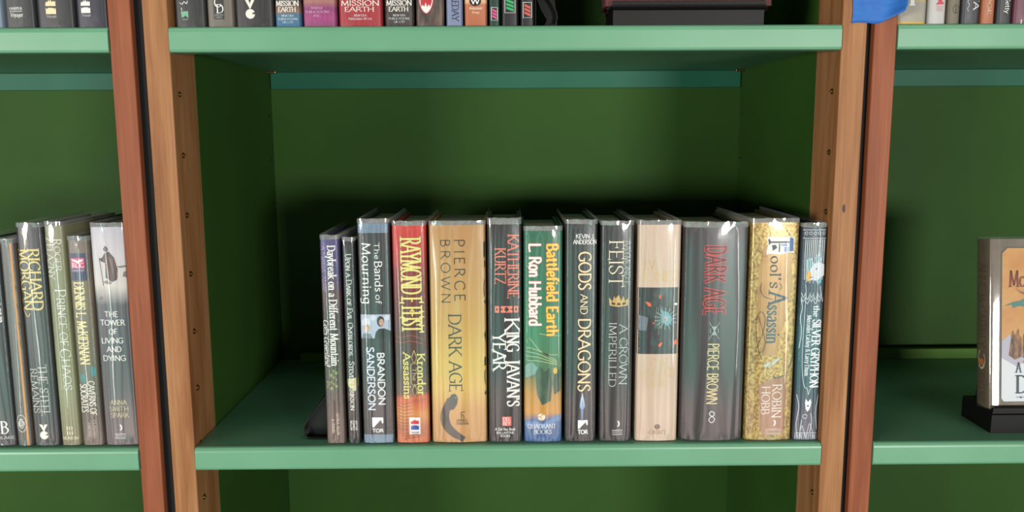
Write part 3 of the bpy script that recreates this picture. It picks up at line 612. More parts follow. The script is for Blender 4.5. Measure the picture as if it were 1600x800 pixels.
b.lines('publisher_emblem', [[(.54, .865), (.49, .858), (.46, .872), (.52, .885), (.545, .898), (.50, .912), (.455, .90), (.48, .885), (.53, .878), (.54, .865)]], .9, (222, 226, 226))

b = Book(.2653, .3195, .2736, 'glittering gold-flecked hardback with an ornate blue initial', MID, noisy('gold_foil', (150, 112, 52), (232, 204, 112), (400, 400, 330), .32, .36, .60, 6, c=(196, 156, 80), metal=.25), sleeve_up=.0050)
b.poly('warm_panel', [[(.26, .10), (.82, .08), (.88, .3), (.70, .5), (.62, .60), (.3, .60), (.16, .4), (.18, .2)]], noisy('gold_wash', (186, 138, 74), (206, 164, 96), (60, 60, 40), .36, metal=.2), 1)
b.poly('initial_panel', [[(.36, .062), (.80, .062), (.83, .068), (.86, .062), (.9, .072), (.87, .085), (.9, .10), (.87, .122), (.9, .136), (.80, .132), (.6, .142), (.36, .138), (.33, .146), (.31, .13), (.34, .10), (.31, .066)]], (236, 232, 226), 2)
b.poly('initial_panel', [[(.79, .066), (.87, .07), (.85, .09), (.87, .128), (.79, .128)]], (58, 84, 150), 3)
b.poly('initial_panel', [b.rect(.40, .78, .083, .09), b.rect(.565, .59, .092, .13), [(.34, .075), (.36, .07), (.40, .084), (.40, .09), (.36, .10)], [(.42, .10), (.5, .098), (.53, .112), (.44, .125)]], (58, 60, 72), 4)
b.poly('initial_panel', [b.rect(.62, .76, .094, .104), b.rect(.68, .77, .108, .13)], (146, 170, 206), 4)
b.lines('initial_flourish', [[(.80, .06), (.74, .04), (.70, .035)], [(.34, .146), (.28, .15), (.24, .146)]], .7, (150, 98, 52))
b.down('ool', .148, .240, .41, .62, (44, 54, 58), weight=.17, contrast=.7); b.down("'s", .245, .295, .41, .64, (44, 54, 58), weight=.16, contrast=.7)
b.down('A', .312, .365, .40, .78, (56, 84, 92), weight=.14, contrast=.7); b.down('ssassin', .37, .545, .38, .66, (56, 84, 92), weight=.15, contrast=.7)
b.lines('swash', [[(.24, .27), (.22, .30), (.30, .33), (.48, .345)], [(.62, .30), (.66, .29), (.62, .27)], [(.3, .62), (.2, .55), (.16, .45), (.24, .40), (.34, .43), (.3, .50), (.2, .56), (.18, .58), (.3, .585), (.36, .54), (.26, .46), (.2, .42)]], .7, (64, 56, 40))
b.poly('dragonfly_print', [[(.33, .648), (.46, .632), (.49, .64), (.40, .655)], [(.5, .638), (.62, .615), (.70, .612), (.56, .645)], [(.42, .655), (.5, .645), (.52, .65)]], (186, 202, 196), 3)
b.lines('tail_print', [[(.97, .56), (.95, .62), (.84, .685), (.64, .705), (.55, .695), (.60, .712)]], 1.0, (70, 78, 70))
b.poly('name_panel', [[(.5, .712), (.82, .70), (.86, .80), (.80, .90), (.82, .97), (.4, .98), (.28, .9), (.3, .8), (.24, .74)]], (166, 122, 92), 1)
b.down('ROBIN', .735, .893, .56, .75, (244, 236, 226), 'author_lettering', weight=.10)
b.down('HOBB', .745, .877, .33, .50, (244, 236, 226), 'author_lettering', weight=.10)
b.crescent_mark(.60, .917)

b = Book(.3208, .3495, .2684, 'narrow teal hardback with white filigree and a gryphon head, against the right post', MID, jg([(0, (30, 44, 66)), (.3, (38, 62, 84)), (.5, (36, 98, 108)), (.72, (30, 76, 90)), (.85, (40, 62, 84)), (1, (96, 96, 112))], warp=.03))
FIL = (214, 224, 228)
b.lines('filigree_border', [b.ring(.15 + .175 * i, .027, 1.5, 12) for i in range(5)] + [[(.03, .05), (.97, .05)], [(.03, .012), (.97, .012)]], .5, FIL, curve=False)
b.lines('filigree_bars', [[(.14 + .075 * i, .055), (.13 + .075 * i, .13 + .02 * (i % 3)), (.15 + .07 * i, .24 + .015 * (i % 2))] for i in range(11)], .65, FIL)
b.poly('gryphon_wing', [[(.22, .15), (.38, .14), (.48, .17), (.40, .23), (.26, .21)], [(.55, .14), (.68, .115), (.78, .15), (.66, .18)], [(.62, .235), (.8, .21), (.84, .25), (.7, .265)]], (44, 144, 150), 3)
b.lines('gryphon_wing_rim', [[(.22, .15), (.38, .14), (.48, .17), (.40, .23), (.26, .21), (.22, .15)], [(.55, .14), (.68, .115), (.78, .15), (.66, .18), (.55, .14)]], .6, FIL, 4, curve=False)
b.poly('gryphon_head', [[(.28, .215), (.36, .19), (.52, .165), (.74, .16), (.92, .17), (.94, .22), (.72, .235), (.60, .245), (.46, .24), (.36, .245)]], (206, 212, 218), 4)
b.poly('gryphon_beak', [[(.24, .205), (.36, .20), (.42, .222), (.36, .24), (.27, .25), (.22, .235)]], (226, 176, 70), 5)
b.poly('gryphon_eye', [b.ring(.60, .19, .9, 8), [(.34, .228), (.56, .226), (.36, .232)]], (50, 46, 50), 6)
b.lines('filigree_scales', [[(.06 + .16 * i, .30 + .02 * j + .01 * (i % 2)), (.14 + .16 * i, .322 + .02 * j + .01 * (i % 2)), (.22 + .16 * i, .30 + .02 * j + .01 * (i % 2))] for i in range(5) for j in range(2)] + [[(.2, .26), (.24, .30), (.22, .40), (.2, .60), (.26, .70), (.36, .745), (.46, .75), (.52, .78), (.60, .75), (.78, .745), (.86, .74)], [(.06, .33), (.12, .37), (.06, .42), (.13, .48), (.06, .56)], [(.8, .27), (.92, .34), (.97, .32)]], .6, FIL)
b.down('the', .36, .41, .57, .80, (236, 240, 242), weight=.19); b.down('SILVER GRYPHON', .425, .745, .56, .90, (236, 240, 242), weight=.17)
b.down('Mercedes Lackey & Larry Dixon', .405, .69, .33, .50, (220, 230, 234), 'author_lettering', weight=.18)
b.poly('publisher_emblem', [[(.42, .80), (.52, .815), (.62, .80), (.66, .82), (.60, .85), (.52, .862), (.44, .85), (.40, .82)]], (236, 240, 242), 3)
b.poly('publisher_emblem', [b.ring(.52, .834, 1.2, 8)], (46, 66, 86), 4)
b.lines('filigree_foot', [b.ring(.42, .885, 2.4, 16), [(.05, .78), (.16, .84), (.08, .92), (.14, .99)], [(.2, .99), (.3, .93), (.38, .95), (.5, .99)], [(.5, .99), (.62, .92), (.74, .95), (.84, .99)], [(.94, .78), (.86, .86), (.93, .95)], [(.3, .90), (.24, .95), (.3, .99)], [(.66, .87), (.72, .91), (.64, .96)], [(.05, .965), (.95, .965)]], .6, FIL)
b.lines('filigree_foot_stripes', [[(.06 + .09 * i, .97), (.06 + .09 * i, .998)] for i in range(11)], .5, FIL, curve=False)

# ------------------------------------------------------------------ left shelf, left to right
LFT = 'hardbacks on the middle shelf of the left bookcase'
b = Book(-.5900, -.5520, .2570, 'dark hardback at the picture edge with a large white B at its foot', LFT, mat('slate_jacket', (58, 58, 64), .42))
b.down('DRAGONS', .20, .385, .56, .92, WHT, weight=.12)
b.across('B', .60, .82, .875, .935, WHT, 'publisher_lettering', weight=.14)
b.across('BLAKE', .50, .97, .95, .963, WHT, 'publisher_lettering', weight=.14)
b = Book(-.5512, -.5338, .2562, 'narrow hardback with an orange-tan edge and white oval mark at the foot', LFT, mat('grey_jacket', (92, 86, 82), .45))
b.poly('tan_edge', [b.rect(.68, 1., 0, 1)], (204, 142, 74), 1)
b.poly('edge_marks', [[(.8, .20 + .09 * i), (.95, .215 + .09 * i), (.85, .25 + .09 * i)] for i in range(4)], (60, 46, 34), 2)
b.lines('oval_emblem', [b.ring(.42, .885, 5.2, 24, 1.9)], .5, WHT, curve=False)
b.down('KELSO', .862, .908, .28, .52, WHT, 'publisher_lettering', weight=.16)
b.poly('oval_print', [b.rect(.56, .62, .875, .895), b.rect(.2, .26, .875, .9)], WHT, 3)
b = Book(-.5325, -.5033, .2734, 'charcoal hardback with gold author capitals and white title at its foot', LFT, mat('slate_jacket', (56, 54, 58), .42))
b.down('RICHARD', .096, .37, .42, .84, GLD, 'author_lettering', weight=.17, rim=((70, 56, 40), .0003))
b.down('MORGAN', .096, .37, .04, .42, GLD, 'author_lettering', weight=.17, rim=((70, 56, 40), .0003))
b.lines('swash', [[(.3, .10), (.36, .06), (.24, .02)], [(.06, .37), (.2, .40), (.3, .385)]], .8, GLD)
b.down('THE STEEL', .62, .857, .42, .74, (222, 216, 206), weight=.10)
b.down('REMAINS', .637, .845, .10, .36, (222, 216, 206), weight=.10)
b.vg_mark(.26, .60, .898, .967)
b = Book(-.5020, -.4798, .2747, 'olive green hardback with white title underlined along the spine', LFT, jg([(0, (142, 142, 106)), (.4, (136, 138, 98)), (.75, (150, 152, 112)), (1, (132, 124, 92))], warp=.05))
b.down('R', .058, .085, .44, .86, WHT, 'author_lettering', weight=.10); b.down('OGER', .09, .20, .48, .78, WHT, 'author_lettering', weight=.11)
b.down('Z', .05, .075, .04, .46, WHT, 'author_lettering', weight=.10); b.down('ELAZNY', .08, .235, .08, .40, WHT, 'author_lettering', weight=.10)
b.down('P', .28, .315, .34, .88, WHT, weight=.09); b.down('RINCE OF', .32, .535, .40, .80, WHT, weight=.10)
b.down('C', .55, .59, .34, .88, WHT, weight=.09); b.down('HAOS', .597, .74, .40, .80, WHT, weight=.10)
b.poly('title_rule', [b.rect(.27, .29, .29, .74)], (222, 226, 200), 3)
b.down('AN AMBER NOVEL', .27, .52, .08, .20, (104, 112, 70), 'subtitle_lettering', weight=.10)
b.poly('publisher_emblem', [b.rect(.34 + .13 * i, .40 + .13 * i, .908 + .023 * j, .926 + .023 * j) for i in range(3) for j in range(2)], (214, 212, 180), 3)
b.across('MORROW', .1, .92, .957, .97, (226, 222, 196), 'publisher_lettering', weight=.13, serif=False, contrast=0)
b = Book(-.4785, -.4542, .2586, 'short brown-olive hardback with navy band and pink square near its top', LFT, jg([(0, (120, 106, 92)), (.2, (128, 112, 92)), (.6, (112, 104, 84)), (.85, (96, 84, 76)), (1, (124, 108, 98))], warp=.04))
b.poly('navy_band', [b.rect(0, 1, .06, .19)], (44, 46, 84), 1)
b.poly('publisher_panel', [b.rect(.14, .78, .082, .131)], (206, 52, 112), 2)
b.poly('publisher_emblem', [[(.18, .088), (.4, .091), (.46, .099), (.52, .091), (.74, .088), (.70, .097), (.52, .103), (.46, .108), (.40, .103), (.22, .097)]], WHT, 3)
b.across('ROC', .20, .74, .105, .128, WHT, 'publisher_lettering', 4, weight=.16)
b.across('FANTASY', .18, .75, .136, .147, (222, 190, 220), 'publisher_lettering', weight=.14)
b.down('DENNIS L. McKIERNAN', .198, .595, .22, .66, (232, 220, 156), 'author_lettering', weight=.14, rim=((84, 70, 50), .0003), contrast=.4)
b.poly('teal_print', [[(.15, .655), (.28, .635), (.42, .66), (.3, .69), (.2, .685)], [(.66, .62), (.80, .60), (.92, .625), (.86, .66), (.70, .65)]], (66, 134, 136), 2)
b.down('CAVERNS OF', .678, .847, .50, .80, (226, 222, 206), weight=.14, serif=False, contrast=.2)
b.down('SOCRATES', .692, .832, .10, .42, (226, 222, 206), weight=.14, serif=False, contrast=.2)
b.down('FANTASY', .885, .955, .34, .46, (226, 218, 206), 'publisher_lettering', weight=.13, serif=False)
b.down('CLASSIC', .87, .955, .60, .72, (226, 218, 206), 'publisher_lettering', weight=.13, serif=False)
b = Book(-.4532, -.4140, .2730, 'hardback with a snowy cloaked traveller at the top, beside the reddish post', LFT, jg([(0, (196, 194, 204)), (.12, (214, 208, 212)), (.26, (222, 212, 206)), (.30, (176, 168, 166)), (.345, (88, 82, 90)), (.6, (78, 72, 78)), (1, (110, 98, 100))], warp=.03))
b.poly('cloaked_traveller', [[(.40, .115), (.52, .108), (.66, .135), (.74, .19), (.70, .235), (.56, .245), (.38, .225), (.40, .16), (.26, .15), (.22, .14), (.36, .135)]], (74, 56, 56), 2)
b.poly('cloak_hood', [b.ring(.44, .098, 2.4, 12, 1.2), [(.36, .098), (.43, .082), (.51, .10)]], (78, 70, 74), 3)
b.poly('cloak_light', [[(.50, .13), (.60, .14), (.64, .20), (.60, .215), (.57, .18)]], (112, 92, 92), 3)
b.lines('cloak_seam', [[(.42, .12), (.48, .18), (.56, .24)], [(.64, .14), (.70, .19), (.72, .225)]], .6, (178, 60, 54), 4)
b.lines('walking_staff', [[(.23, .135), (.27, .20), (.30, .26)]], .6, (84, 72, 72), 3)
b.poly('snow_rocks', [[(.9, .20), (.97, .195), (.97, .225), (.86, .22)], [(.3, .245), (.42, .235), (.56, .25), (.44, .256)], [(.12, .318), (.22, .308), (.26, .32), (.16, .33)], [(.7, .175), (.97, .17), (.97, .178), (.8, .182)]], (124, 112, 112), 2)
for t_, a0, a1, f0, f1 in (('THE', .27, .66, .378, .402), ('TOWER', .13, .83, .416, .440), ('OF', .36, .60, .457, .481), ('LIVING', .12, .75, .498, .522), ('AND', .26, .68, .538, .562), ('DYING', .13, .79, .579, .603)):
    b.across(t_, a0, a1, f0, f1, WHT, 'title_lettering', weight=.15, serif=False, contrast=.3)
for t_, a0, a1, f0, f1 in (('ANNA', .24, .72, .786, .808), ('SMITH', .20, .76, .816, .838), ('SPARK', .22, .76, .846, .868)):
    b.across(t_, a0, a1, f0, f1, (206, 190, 150), weight=.13, serif=False, contrast=.3)
b.crescent_mark(.46, .915)
# ------------------------------------------------------------------ row above, only the feet of the books in the picture
UZ = PITCH + TOPZ
class UBook(Book):
    def __init__(s, x0, x1, label, group, jacket, top=.235, **k):
        Book.__init__(s, x0, x1, UZ + top, label, group, jacket, bottom=UZ, **k)
    def F(s, mm): return 1 - mm * .001 / s.h          # height above the foot in mm -> fraction
    def line(s, txt, a0, a1, m0, m1, rgb, name='publisher_lettering', **k): return s.across(txt, a0, a1, s.F(m1), s.F(m0), rgb, name, **k)
UM = 'books on the upper shelf of the middle bookcase'
b = UBook(-.3468, -.3135, 'black book with a small mint flag mark, first from the light wooden post', UM, mat('black_jacket', (46, 46, 46), .42), top=.238)
b.poly('flag_emblem', [[(.22, b.F(16)), (.46, b.F(16.5)), (.46, b.F(9.5)), (.36, b.F(12)), (.30, b.F(10.5)), (.24, b.F(10))]], (122, 178, 148), 3)
b.lines('squiggle_emblem', [[(.2, b.F(25)), (.28, b.F(23.5)), (.34, b.F(26)), (.42, b.F(24)), (.46, b.F(27))], [(.24, b.F(20)), (.26, b.F(17))]], .7, WHT)
b.line('tor', .26, .46, 7.4, 9.2, (220, 224, 220), weight=.16, serif=False)
b = UBook(-.3128, -.2842, 'taupe book with a boxed white CD monogram', UM, mat('taupe_jacket', (136, 124, 112), .45), top=.23)
b.poly('publisher_panel', [b.rect(.26, .66, b.F(32), b.F(8))], (44, 44, 46), 2)
b.line('C', .30, .56, 20.5, 30, WHT, weight=.13); b.line('D', .38, .64, 14.5, 23, WHT, weight=.14)
b.line('CEMETERY', .29, .63, 11.6, 13.2, (190, 188, 184), weight=.13, serif=False); b.line('DANCE', .32, .60, 9.2, 10.8, (190, 188, 184), weight=.13, serif=False)
b = UBook(-.2836, -.2428, 'wide black book with a cream triangle-over-ring emblem', UM, mat('black_jacket', (44, 40, 42), .42), top=.24)
b.vg_mark(.28, .53, b.F(27.5), b.F(8.5))
def mission(x0, x1, label, jk, sub, top=.236, sc=(244, 240, 230)):
    b = UBook(x0, x1, label, UM, jk, top=top)
    b.line('MISSION', .06, .94, 21.5, 26.5, sc, 'title_lettering', weight=.18)
    b.line('EARTH', .14, .82, 15.5, 20, sc, 'title_lettering', weight=.18)
    for i, t in enumerate(sub):
        hw = min(.034 * len(t) * .028 / (x1 - x0), .27 if x1 - x0 > .04 else .38)
        b.line(t, .5 - hw, .5 + hw, 10.4 - 3.3 * i, 12.5 - 3.3 * i, (226, 232, 236), weight=.14, serif=False)
    return b
b = mission(-.2422, -.2142, 'book with white title above a blue sea-coloured foot', jg([(0, (40, 40, 60)), (.885, (50, 44, 44)), (.935, (150, 110, 90)), (.945, (70, 120, 150)), (1, (44, 116, 160))], warp=.008, nscale=(90, 90, 200)), ('NEW ERA', 'PUBLICATIONS', 'UK LTD'))
b = UBook(-.2130, -.1772, 'purple-pink book with pale publisher lines', UM, jg([(0, (120, 60, 120)), (.89, (180, 120, 110)), (.92, (150, 50, 120)), (.96, (176, 66, 132)), (1, (150, 60, 116))], warp=.012, nscale=(40, 40, 160)), top=.234)
for i, t in enumerate(('BRIDGE', 'PUBLICATIONS', 'INC.')): b.line(t, .44 - .03 * len(t), .44 + .03 * len(t), 18 - 3.9 * i, 20.3 - 3.9 * i, (236, 190, 220), weight=.13, serif=False)
b = mission(-.1758, -.1292, 'wide bright red book with white title', mat('red_jacket', (196, 34, 48), .42), ('NEW ERA', 'Publications UK Ltd.'), top=.238)
b = mission(-.1276, -.0962, 'dark brown book with white title, between the red book and the shield book', noisy('brown_print', (38, 30, 28), (84, 62, 50), (40, 40, 190), .45), ('NEW ERA', 'PUBLICATIONS', 'UK LTD'), top=.236)
b = UBook(-.0950, -.0646, 'brown fur-patterned book with a red and white shield', UM, noisy('fur_print', (52, 36, 32), (128, 98, 78), (150, 150, 40), .45), top=.24)
b.poly('shield_emblem', [[(.12, b.F(32)), (.62, b.F(32)), (.62, b.F(24)), (.52, b.F(16.5)), (.37, b.F(13)), (.22, b.F(16.5)), (.12, b.F(24))]], (236, 232, 230), 2)
b.poly('shield_emblem', [[(.16, b.F(31)), (.58, b.F(31)), (.58, b.F(25)), (.52, b.F(20)), (.46, b.F(22.5)), (.40, b.F(19.5)), (.36, b.F(24.5)), (.30, b.F(20)), (.24, b.F(22)), (.18, b.F(20))]], (190, 40, 50), 3)
b.lines('shield_outline', [[(.12, b.F(32)), (.12, b.F(24)), (.22, b.F(16.5)), (.37, b.F(13)), (.52, b.F(16.5)), (.62, b.F(24)), (.62, b.F(32))]], .9, (170, 30, 40), 4)
b = UBook(-.0634, -.0450, 'narrow lilac-blue book with dark vertical publisher name', UM, mat('lilac_jacket', (138, 150, 186), .5), top=.225, film=False)
b.down('DOUBLEDAY', b.F(52), b.F(5.5), .36, .76, (44, 48, 70), 'publisher_lettering', weight=.15)
b = UBook(-.0443, -.0194, 'terracotta book with a black oval mark', UM, jg([(0, (206, 140, 90)), (.89, (222, 178, 130)), (.9, (186, 112, 76)), (1, (178, 104, 70))], warp=.002), top=.222, film=False)
b.poly('oval_emblem', [b.ring(.48, b.F(25.5), 6.2, 24, .8)], (30, 26, 26), 2)
b.line('W', .30, .66, 22.6, 28, WHT, weight=.2)
b.line('Wakefield', .22, .78, 17, 19.5, (240, 214, 196), weight=.15, serif=False); b.line('Press', .34, .66, 12.8, 15.2, (240, 214, 196), weight=.15, serif=False)
def zig(x0, x1, label, jk, m0, m1, rgb, top):
    b = UBook(x0, x1, label, UM, jk, top=top, film=False)
    b.lines('mark_frame', [b.rect(.2, .8, b.F(m1), b.F(m0)) + [(.2, b.F(m1))]], .6, (206, 204, 200), curve=False)
    q = lambda t: b.F(m0 + (m1 - m0) * t)
    b.poly('zigzag_emblem', [[(.28, q(.9)), (.72, q(.72)), (.72, q(.56)), (.28, q(.74))], [(.28, q(.66)), (.72, q(.48)), (.72, q(.32)), (.28, q(.50))], [(.28, q(.42)), (.72, q(.24)), (.72, q(.08)), (.28, q(.26))]], rgb, 3)
zig(-.0185, -.0062, 'thin dark green book with a pink zigzag mark', mat('bottle_green_jacket', (28, 62, 46), .42), 6, 19, (214, 74, 140), .212)
zig(-.0056, .0134, 'black book with a green zigzag mark', mat('black_jacket', (30, 30, 34), .42), 13.5, 29, (44, 160, 96), .218)
zig(.0141, .0300, 'black book with an orange-red zigzag mark, last before the bookend', mat('black_jacket', (30, 30, 34), .42), 8.5, 24, (196, 84, 70), .214)
UL = 'books on the upper shelf of the left bookcase'
b = UBook(-.5560, -.5246, 'pale blue book cut by the picture edge on the upper left shelf', UL, mat('pale_blue_jacket', (150, 172, 192), .45))
b = UBook(-.5236, -.4910, 'dark grey book with a two-line white publisher name and rule', UL, mat('charcoal_jacket', (52, 52, 56), .42))
b.line('HARPER', .2, .62, 18.4, 21.2, WHT, weight=.17, serif=False); b.poly('publisher_rule', [b.rect(.2, .62, b.F(17.2), b.F(16.7))], WHT, 3); b.line('Voyager', .21, .63, 11.4, 15.4, WHT, weight=.13, slant=.2)
b = UBook(-.4900, -.4503, 'wide charcoal book with a cream flame mark', UL, mat('charcoal_jacket', (50, 50, 54), .42))
b.flame_mark(.27, .55, b.F(29), b.F(14), (240, 222, 178), (240, 222, 178)); b.line('Voyager', .28, .56, 10.6, 13.2, (200, 196, 190), weight=.13)
b = UBook(-.4490, -.4150, 'navy book with a white flame mark, beside the reddish post', UL, mat('navy_jacket', (44, 40, 62), .42))
b.flame_mark(.18, .48, b.F(28.5), b.F(15), WHT, WHT); b.line('Voyager', .20, .49, 11.6, 14, (200, 196, 204), weight=.13)
UR = 'books on the upper shelf of the right bookcase'; UX = .0010
b = UBook(.4092, .4423, 'yellow and grey book behind the blue tape', UR, jg([(0, (222, 190, 70)), (.885, (214, 186, 84)), (.905, (168, 162, 150)), (.985, (176, 168, 152)), (.99, (222, 180, 60)), (1, (222, 180, 60))], warp=.003))
b.line('I', .36, .62, 20, 34, WHT, weight=.30)
b = UBook(.4431, .4626, 'white book with a small red emblem', UR, mat('white_jacket', (224, 220, 216), .45))
b.poly('publisher_emblem', [[(.38, b.F(21)), (.5, b.F(23)), (.44, b.F(27)), (.58, b.F(25)), (.7, b.F(29)), (.72, b.F(23)), (.84, b.F(22)), (.8, b.F(20.5)), (.4, b.F(20))]], (200, 56, 76), 3)
for m in (17.5, 15.5, 13.5): b.line('PRESS', .4, .8, m, m + 1.1, (216, 120, 130), weight=.2, serif=False)
b = UBook(.4632, .4774, 'olive-tan book with a small dark ring mark', UR, mat('tan_jacket', (128, 116, 90), .45))
b.lines('ring_emblem', [b.ring(.62, b.F(15.5), 3.2, 18, 1.3), [(.62, b.F(20)), (.62, b.F(11))]], .5, (44, 40, 34), curve=False)
b = UBook(.4780, .4983, 'dark slate book with large white vertical letters', UR, mat('slate_jacket', (62, 60, 68), .42))
b.down('CARTA', b.F(52), b.F(15), .60, .92, WHT, weight=.16)
b.lines('script_lettering', [[(.3, b.F(30)), (.36, b.F(26)), (.26, b.F(23)), (.36, b.F(20)), (.28, b.F(16)), (.34, b.F(13))]], .5, (200, 204, 220))
b = UBook(.4989, .5140, 'orange book with pale vertical publisher name', UR, mat('orange_jacket', (204, 116, 66), .45))
b.down('BRIDGE', b.F(44), b.F(10), .40, .66, (246, 222, 200), 'publisher_lettering', weight=.14)
b = UBook(.5150, .5320, 'near-black book with a white vertical word, right of the orange book', UR, mat('black_jacket', (40, 40, 48), .42))
b.down('Getty', b.F(27.5), b.F(11), .50, .82, WHT, 'publisher_lettering', weight=.14, serif=False)
b = UBook(.5328, .5600, 'plum-coloured book at the picture edge on the upper right shelf', UR, mat('plum_jacket', (120, 46, 74), .42))
b.down('Sandy', b.F(52), b.F(20), .50, .82, (240, 200, 214), 'author_lettering', weight=.18, serif=False)

# ------------------------------------------------------------------ bookends
BLK = mat('black_enamel', (12, 12, 13), .3, .3)
def bookend(x, zb, side, label, rise=.115, y0=.022, y1=.142, flare=1.0, gusset=None):
    t = empty('bookend', (x, y0, zb), label, 'bookend')
    d = y1 - y0; s = side
    pr = [(0, .052), (.006, .045), (.014, .034), (.022, .024), (.0265, .0165), (.0275, .010), (.0255, .0045), (.0200, .0016), (.010, .0010), (0, .0010)]
    pr = [(s * px * flare, pz) for px, pz in pr]
    # upright plate with a rounded head
    arc = [(d / 2 + d / 2 * math.cos(a), rise - d * .3 + d * .3 * math.sin(a)) for a in [i * math.pi / 12 for i in range(13)]]
    bm = bmesh.new(); prism(bm, [(0, .0008), (d, .0008)] + arc, 'x', -.0006, .0006); obj('upright_plate', bm, BLK, t)
    # base tongue running under the books
    bm = bmesh.new(); box(bm, *sorted((0, -s * .11)), .004, d - .004, 0, .0007); obj('base_plate', bm, BLK, t)
    # flared foot rolled outward
    bm = bmesh.new(); k = 1.4e-3; inner = []
    for i, p in enumerate(pr):
        a = Vector(pr[max(i - 1, 0)]); c = Vector(pr[min(i + 1, len(pr) - 1)]); dd = (c - a).normalized(); inner.append((p[0] - s * k * abs(dd.y) * 1.0, p[1] + k * (abs(dd.x)) * (1 if i > 6 else -.4)))
    prism(bm, pr + inner[::-1], 'y', 0, d); obj('flared_foot', bm, BLK, t, smooth=False)
    bm = bmesh.new()
    if gusset: prism(bm, [(s * px, pz) for px, pz in gusset], 'y', .010, .0125)
    else: prism(bm, pr, 'y', .010, .0115)
    obj('stiffener', bm, BLK, t)
    return t
bookend(-.2064, TOPZ, -1, 'black metal bookend with flared foot at the start of the middle row')
bookend(.0312, UZ, 1, 'black metal bookend on the upper shelf beside the zigzag-marked books', flare=.86, gusset=[(.0015, .032), (.006, .020), (.0125, .0095), (.010, .004), (.002, .0015), (.0225, .0015), (.0236, .006), (.0228, .014), (.0216, .024), (.0200, .036), (.0160, .050), (.0015, .052)])

# ------------------------------------------------------------------ display stands with books
STAND = mat('black_stand', (20, 19, 19), .5, .18)
def stand(x, y, z, w, d, label, hgt=.0225):
    t = empty('display_stand', (x, y, z), label, 'display stand')
    h = w / 2; r = .004
    bm = bmesh.new(); prism(bm, [(0, 0), (d, 0), (d, hgt), (.0005, hgt), (-.0005, hgt - .001)], 'x', -h, h); obj('base', bm, STAND, t)
    bm = bmesh.new(); prism(bm, [(-.001, hgt + .0002), (d - .002, hgt + .0002), (d - .004, hgt + .004), (-.003, hgt + .004), (-.0035, hgt + .0022)], 'x', -h - .0012, h + .0012); obj('ledge_moulding', bm, STAND, t)
    bm = bmesh.new(); prism(bm, [(-.003, hgt + .0042), (.0005, hgt + .0042), (.0005, hgt + .0075), (-.0015, hgt + .0085), (-.003, hgt + .0078)], 'x', -h - .0005, h + .0005); obj('front_lip', bm, STAND, t)
    a = math.radians(7)
    bm = bmesh.new(); y1 = d * .62; Hh = .13
    prism(bm, [(y1, hgt + .004), (y1 + .005, hgt + .004), (y1 + .005 + Hh * math.tan(a), hgt + Hh), (y1 + Hh * math.tan(a), hgt + Hh)], 'x', -h * .72, h * .72); obj('back_rest', bm, STAND, t)
    for s in (-1, 1):
        bm = bmesh.new(); xx = s * h * .78; prism(bm, [(d * .66, hgt + .004), (d - .004, hgt + .004), (d * .75, hgt + .085), (d * .66 + .009, hgt + .085)], 'x', xx - .003, xx + .003); obj('side_bracket', bm, STAND, t)
    return t
stand(.6290, .0260, TOPZ, .148, .062, 'black moulded display stand holding the tan dragon picture book')
stand(.1905, .0060, UZ, .158, .062, 'black moulded display stand holding a red book on the upper shelf', hgt=.0165)
# tan picture book facing forward, leaning back on its stand
LEAN = math.radians(7)
W_, H_, T_ = .150, .196, .0262
t = empty('display_book', (.6290, .0330, TOPZ + .0270), 'tan picture book with orange dragon cover propped on the right black stand', 'book', None, (-LEAN, 0, 0))
TAN = noisy('taupe_cloth', (112, 98, 76), (126, 110, 86), (60, 60, 60), .45)
h = W_ / 2
def shell(t, W_, H_, T_, m, name='jacket'):
    h = W_ / 2; r = .004; k = .0024
    spine = [(-h + r - r * math.cos(a), T_ / 2 - T_ / 2 * math.cos(a * 2)) for a in [i * math.pi / 2 / 12 for i in range(13)]]
    spine = [(-h + .0030 - .0030 * math.sin(i * math.pi / 12), T_ / 2 - T_ / 2 * math.cos(i * math.pi / 12)) for i in range(13)]
    out = [(h, 0)] + spine + [(h, T_)]
    inn = [(h, k)] + [(x + k, k + (y) * (T_ - 2 * k) / T_) for x, y in spine] + [(h, T_ - k)]
    bm = bmesh.new(); a0 = [bm.verts.new((x, y, .0)) for x, y in out]; a1 = [bm.verts.new((x, y, H_)) for x, y in out]; b0 = [bm.verts.new((x, y, 0)) for x, y in inn]; b1 = [bm.verts.new((x, y, H_)) for x, y in inn]
    for i in range(len(out) - 1):
        for q in ((a0[i], a0[i + 1], a1[i + 1], a1[i]), (b0[i + 1], b0[i], b1[i], b1[i + 1]), (a1[i], a1[i + 1], b1[i + 1], b1[i]), (a0[i + 1], a0[i], b0[i], b0[i + 1])): bm.faces.new(q)
    for e in (0, len(out) - 1): bm.faces.new((a0[e], a1[e], b1[e], b0[e]))
    bmesh.ops.recalc_face_normals(bm, faces=bm.faces[:])
    o = obj(name, bm, m, t, smooth=True); o.data.set_sharp_from_angle(angle=math.radians(40))
    obj('page_block', boxbm(-h + k + .003, h - .004, k + .0002, T_ - k - .0002, .003, H_ - .0035), PAPER, t)
shell(t, W_, H_, T_, TAN)
def flat(name, polys, rgb, ly):
    bm = bmesh.new()
    for P in polys: bm.faces.new([bm.verts.new((x, -.00012 * ly, z)) for x, z in P])
    bmesh.ops.triangulate(bm, faces=[f for f in bm.faces if len(f.verts) > 4]); bmesh.ops.recalc_face_normals(bm, faces=bm.faces[:])
    for f in bm.faces:
        if f.normal.y > 0: f.normal_flip()
    return obj(name, bm, rgb if not isinstance(rgb, tuple) else ink(rgb), t)
px0, px1, pz0, pz1, c_ = -h + .0155, h - .008, .0085, H_ - .0105, .006
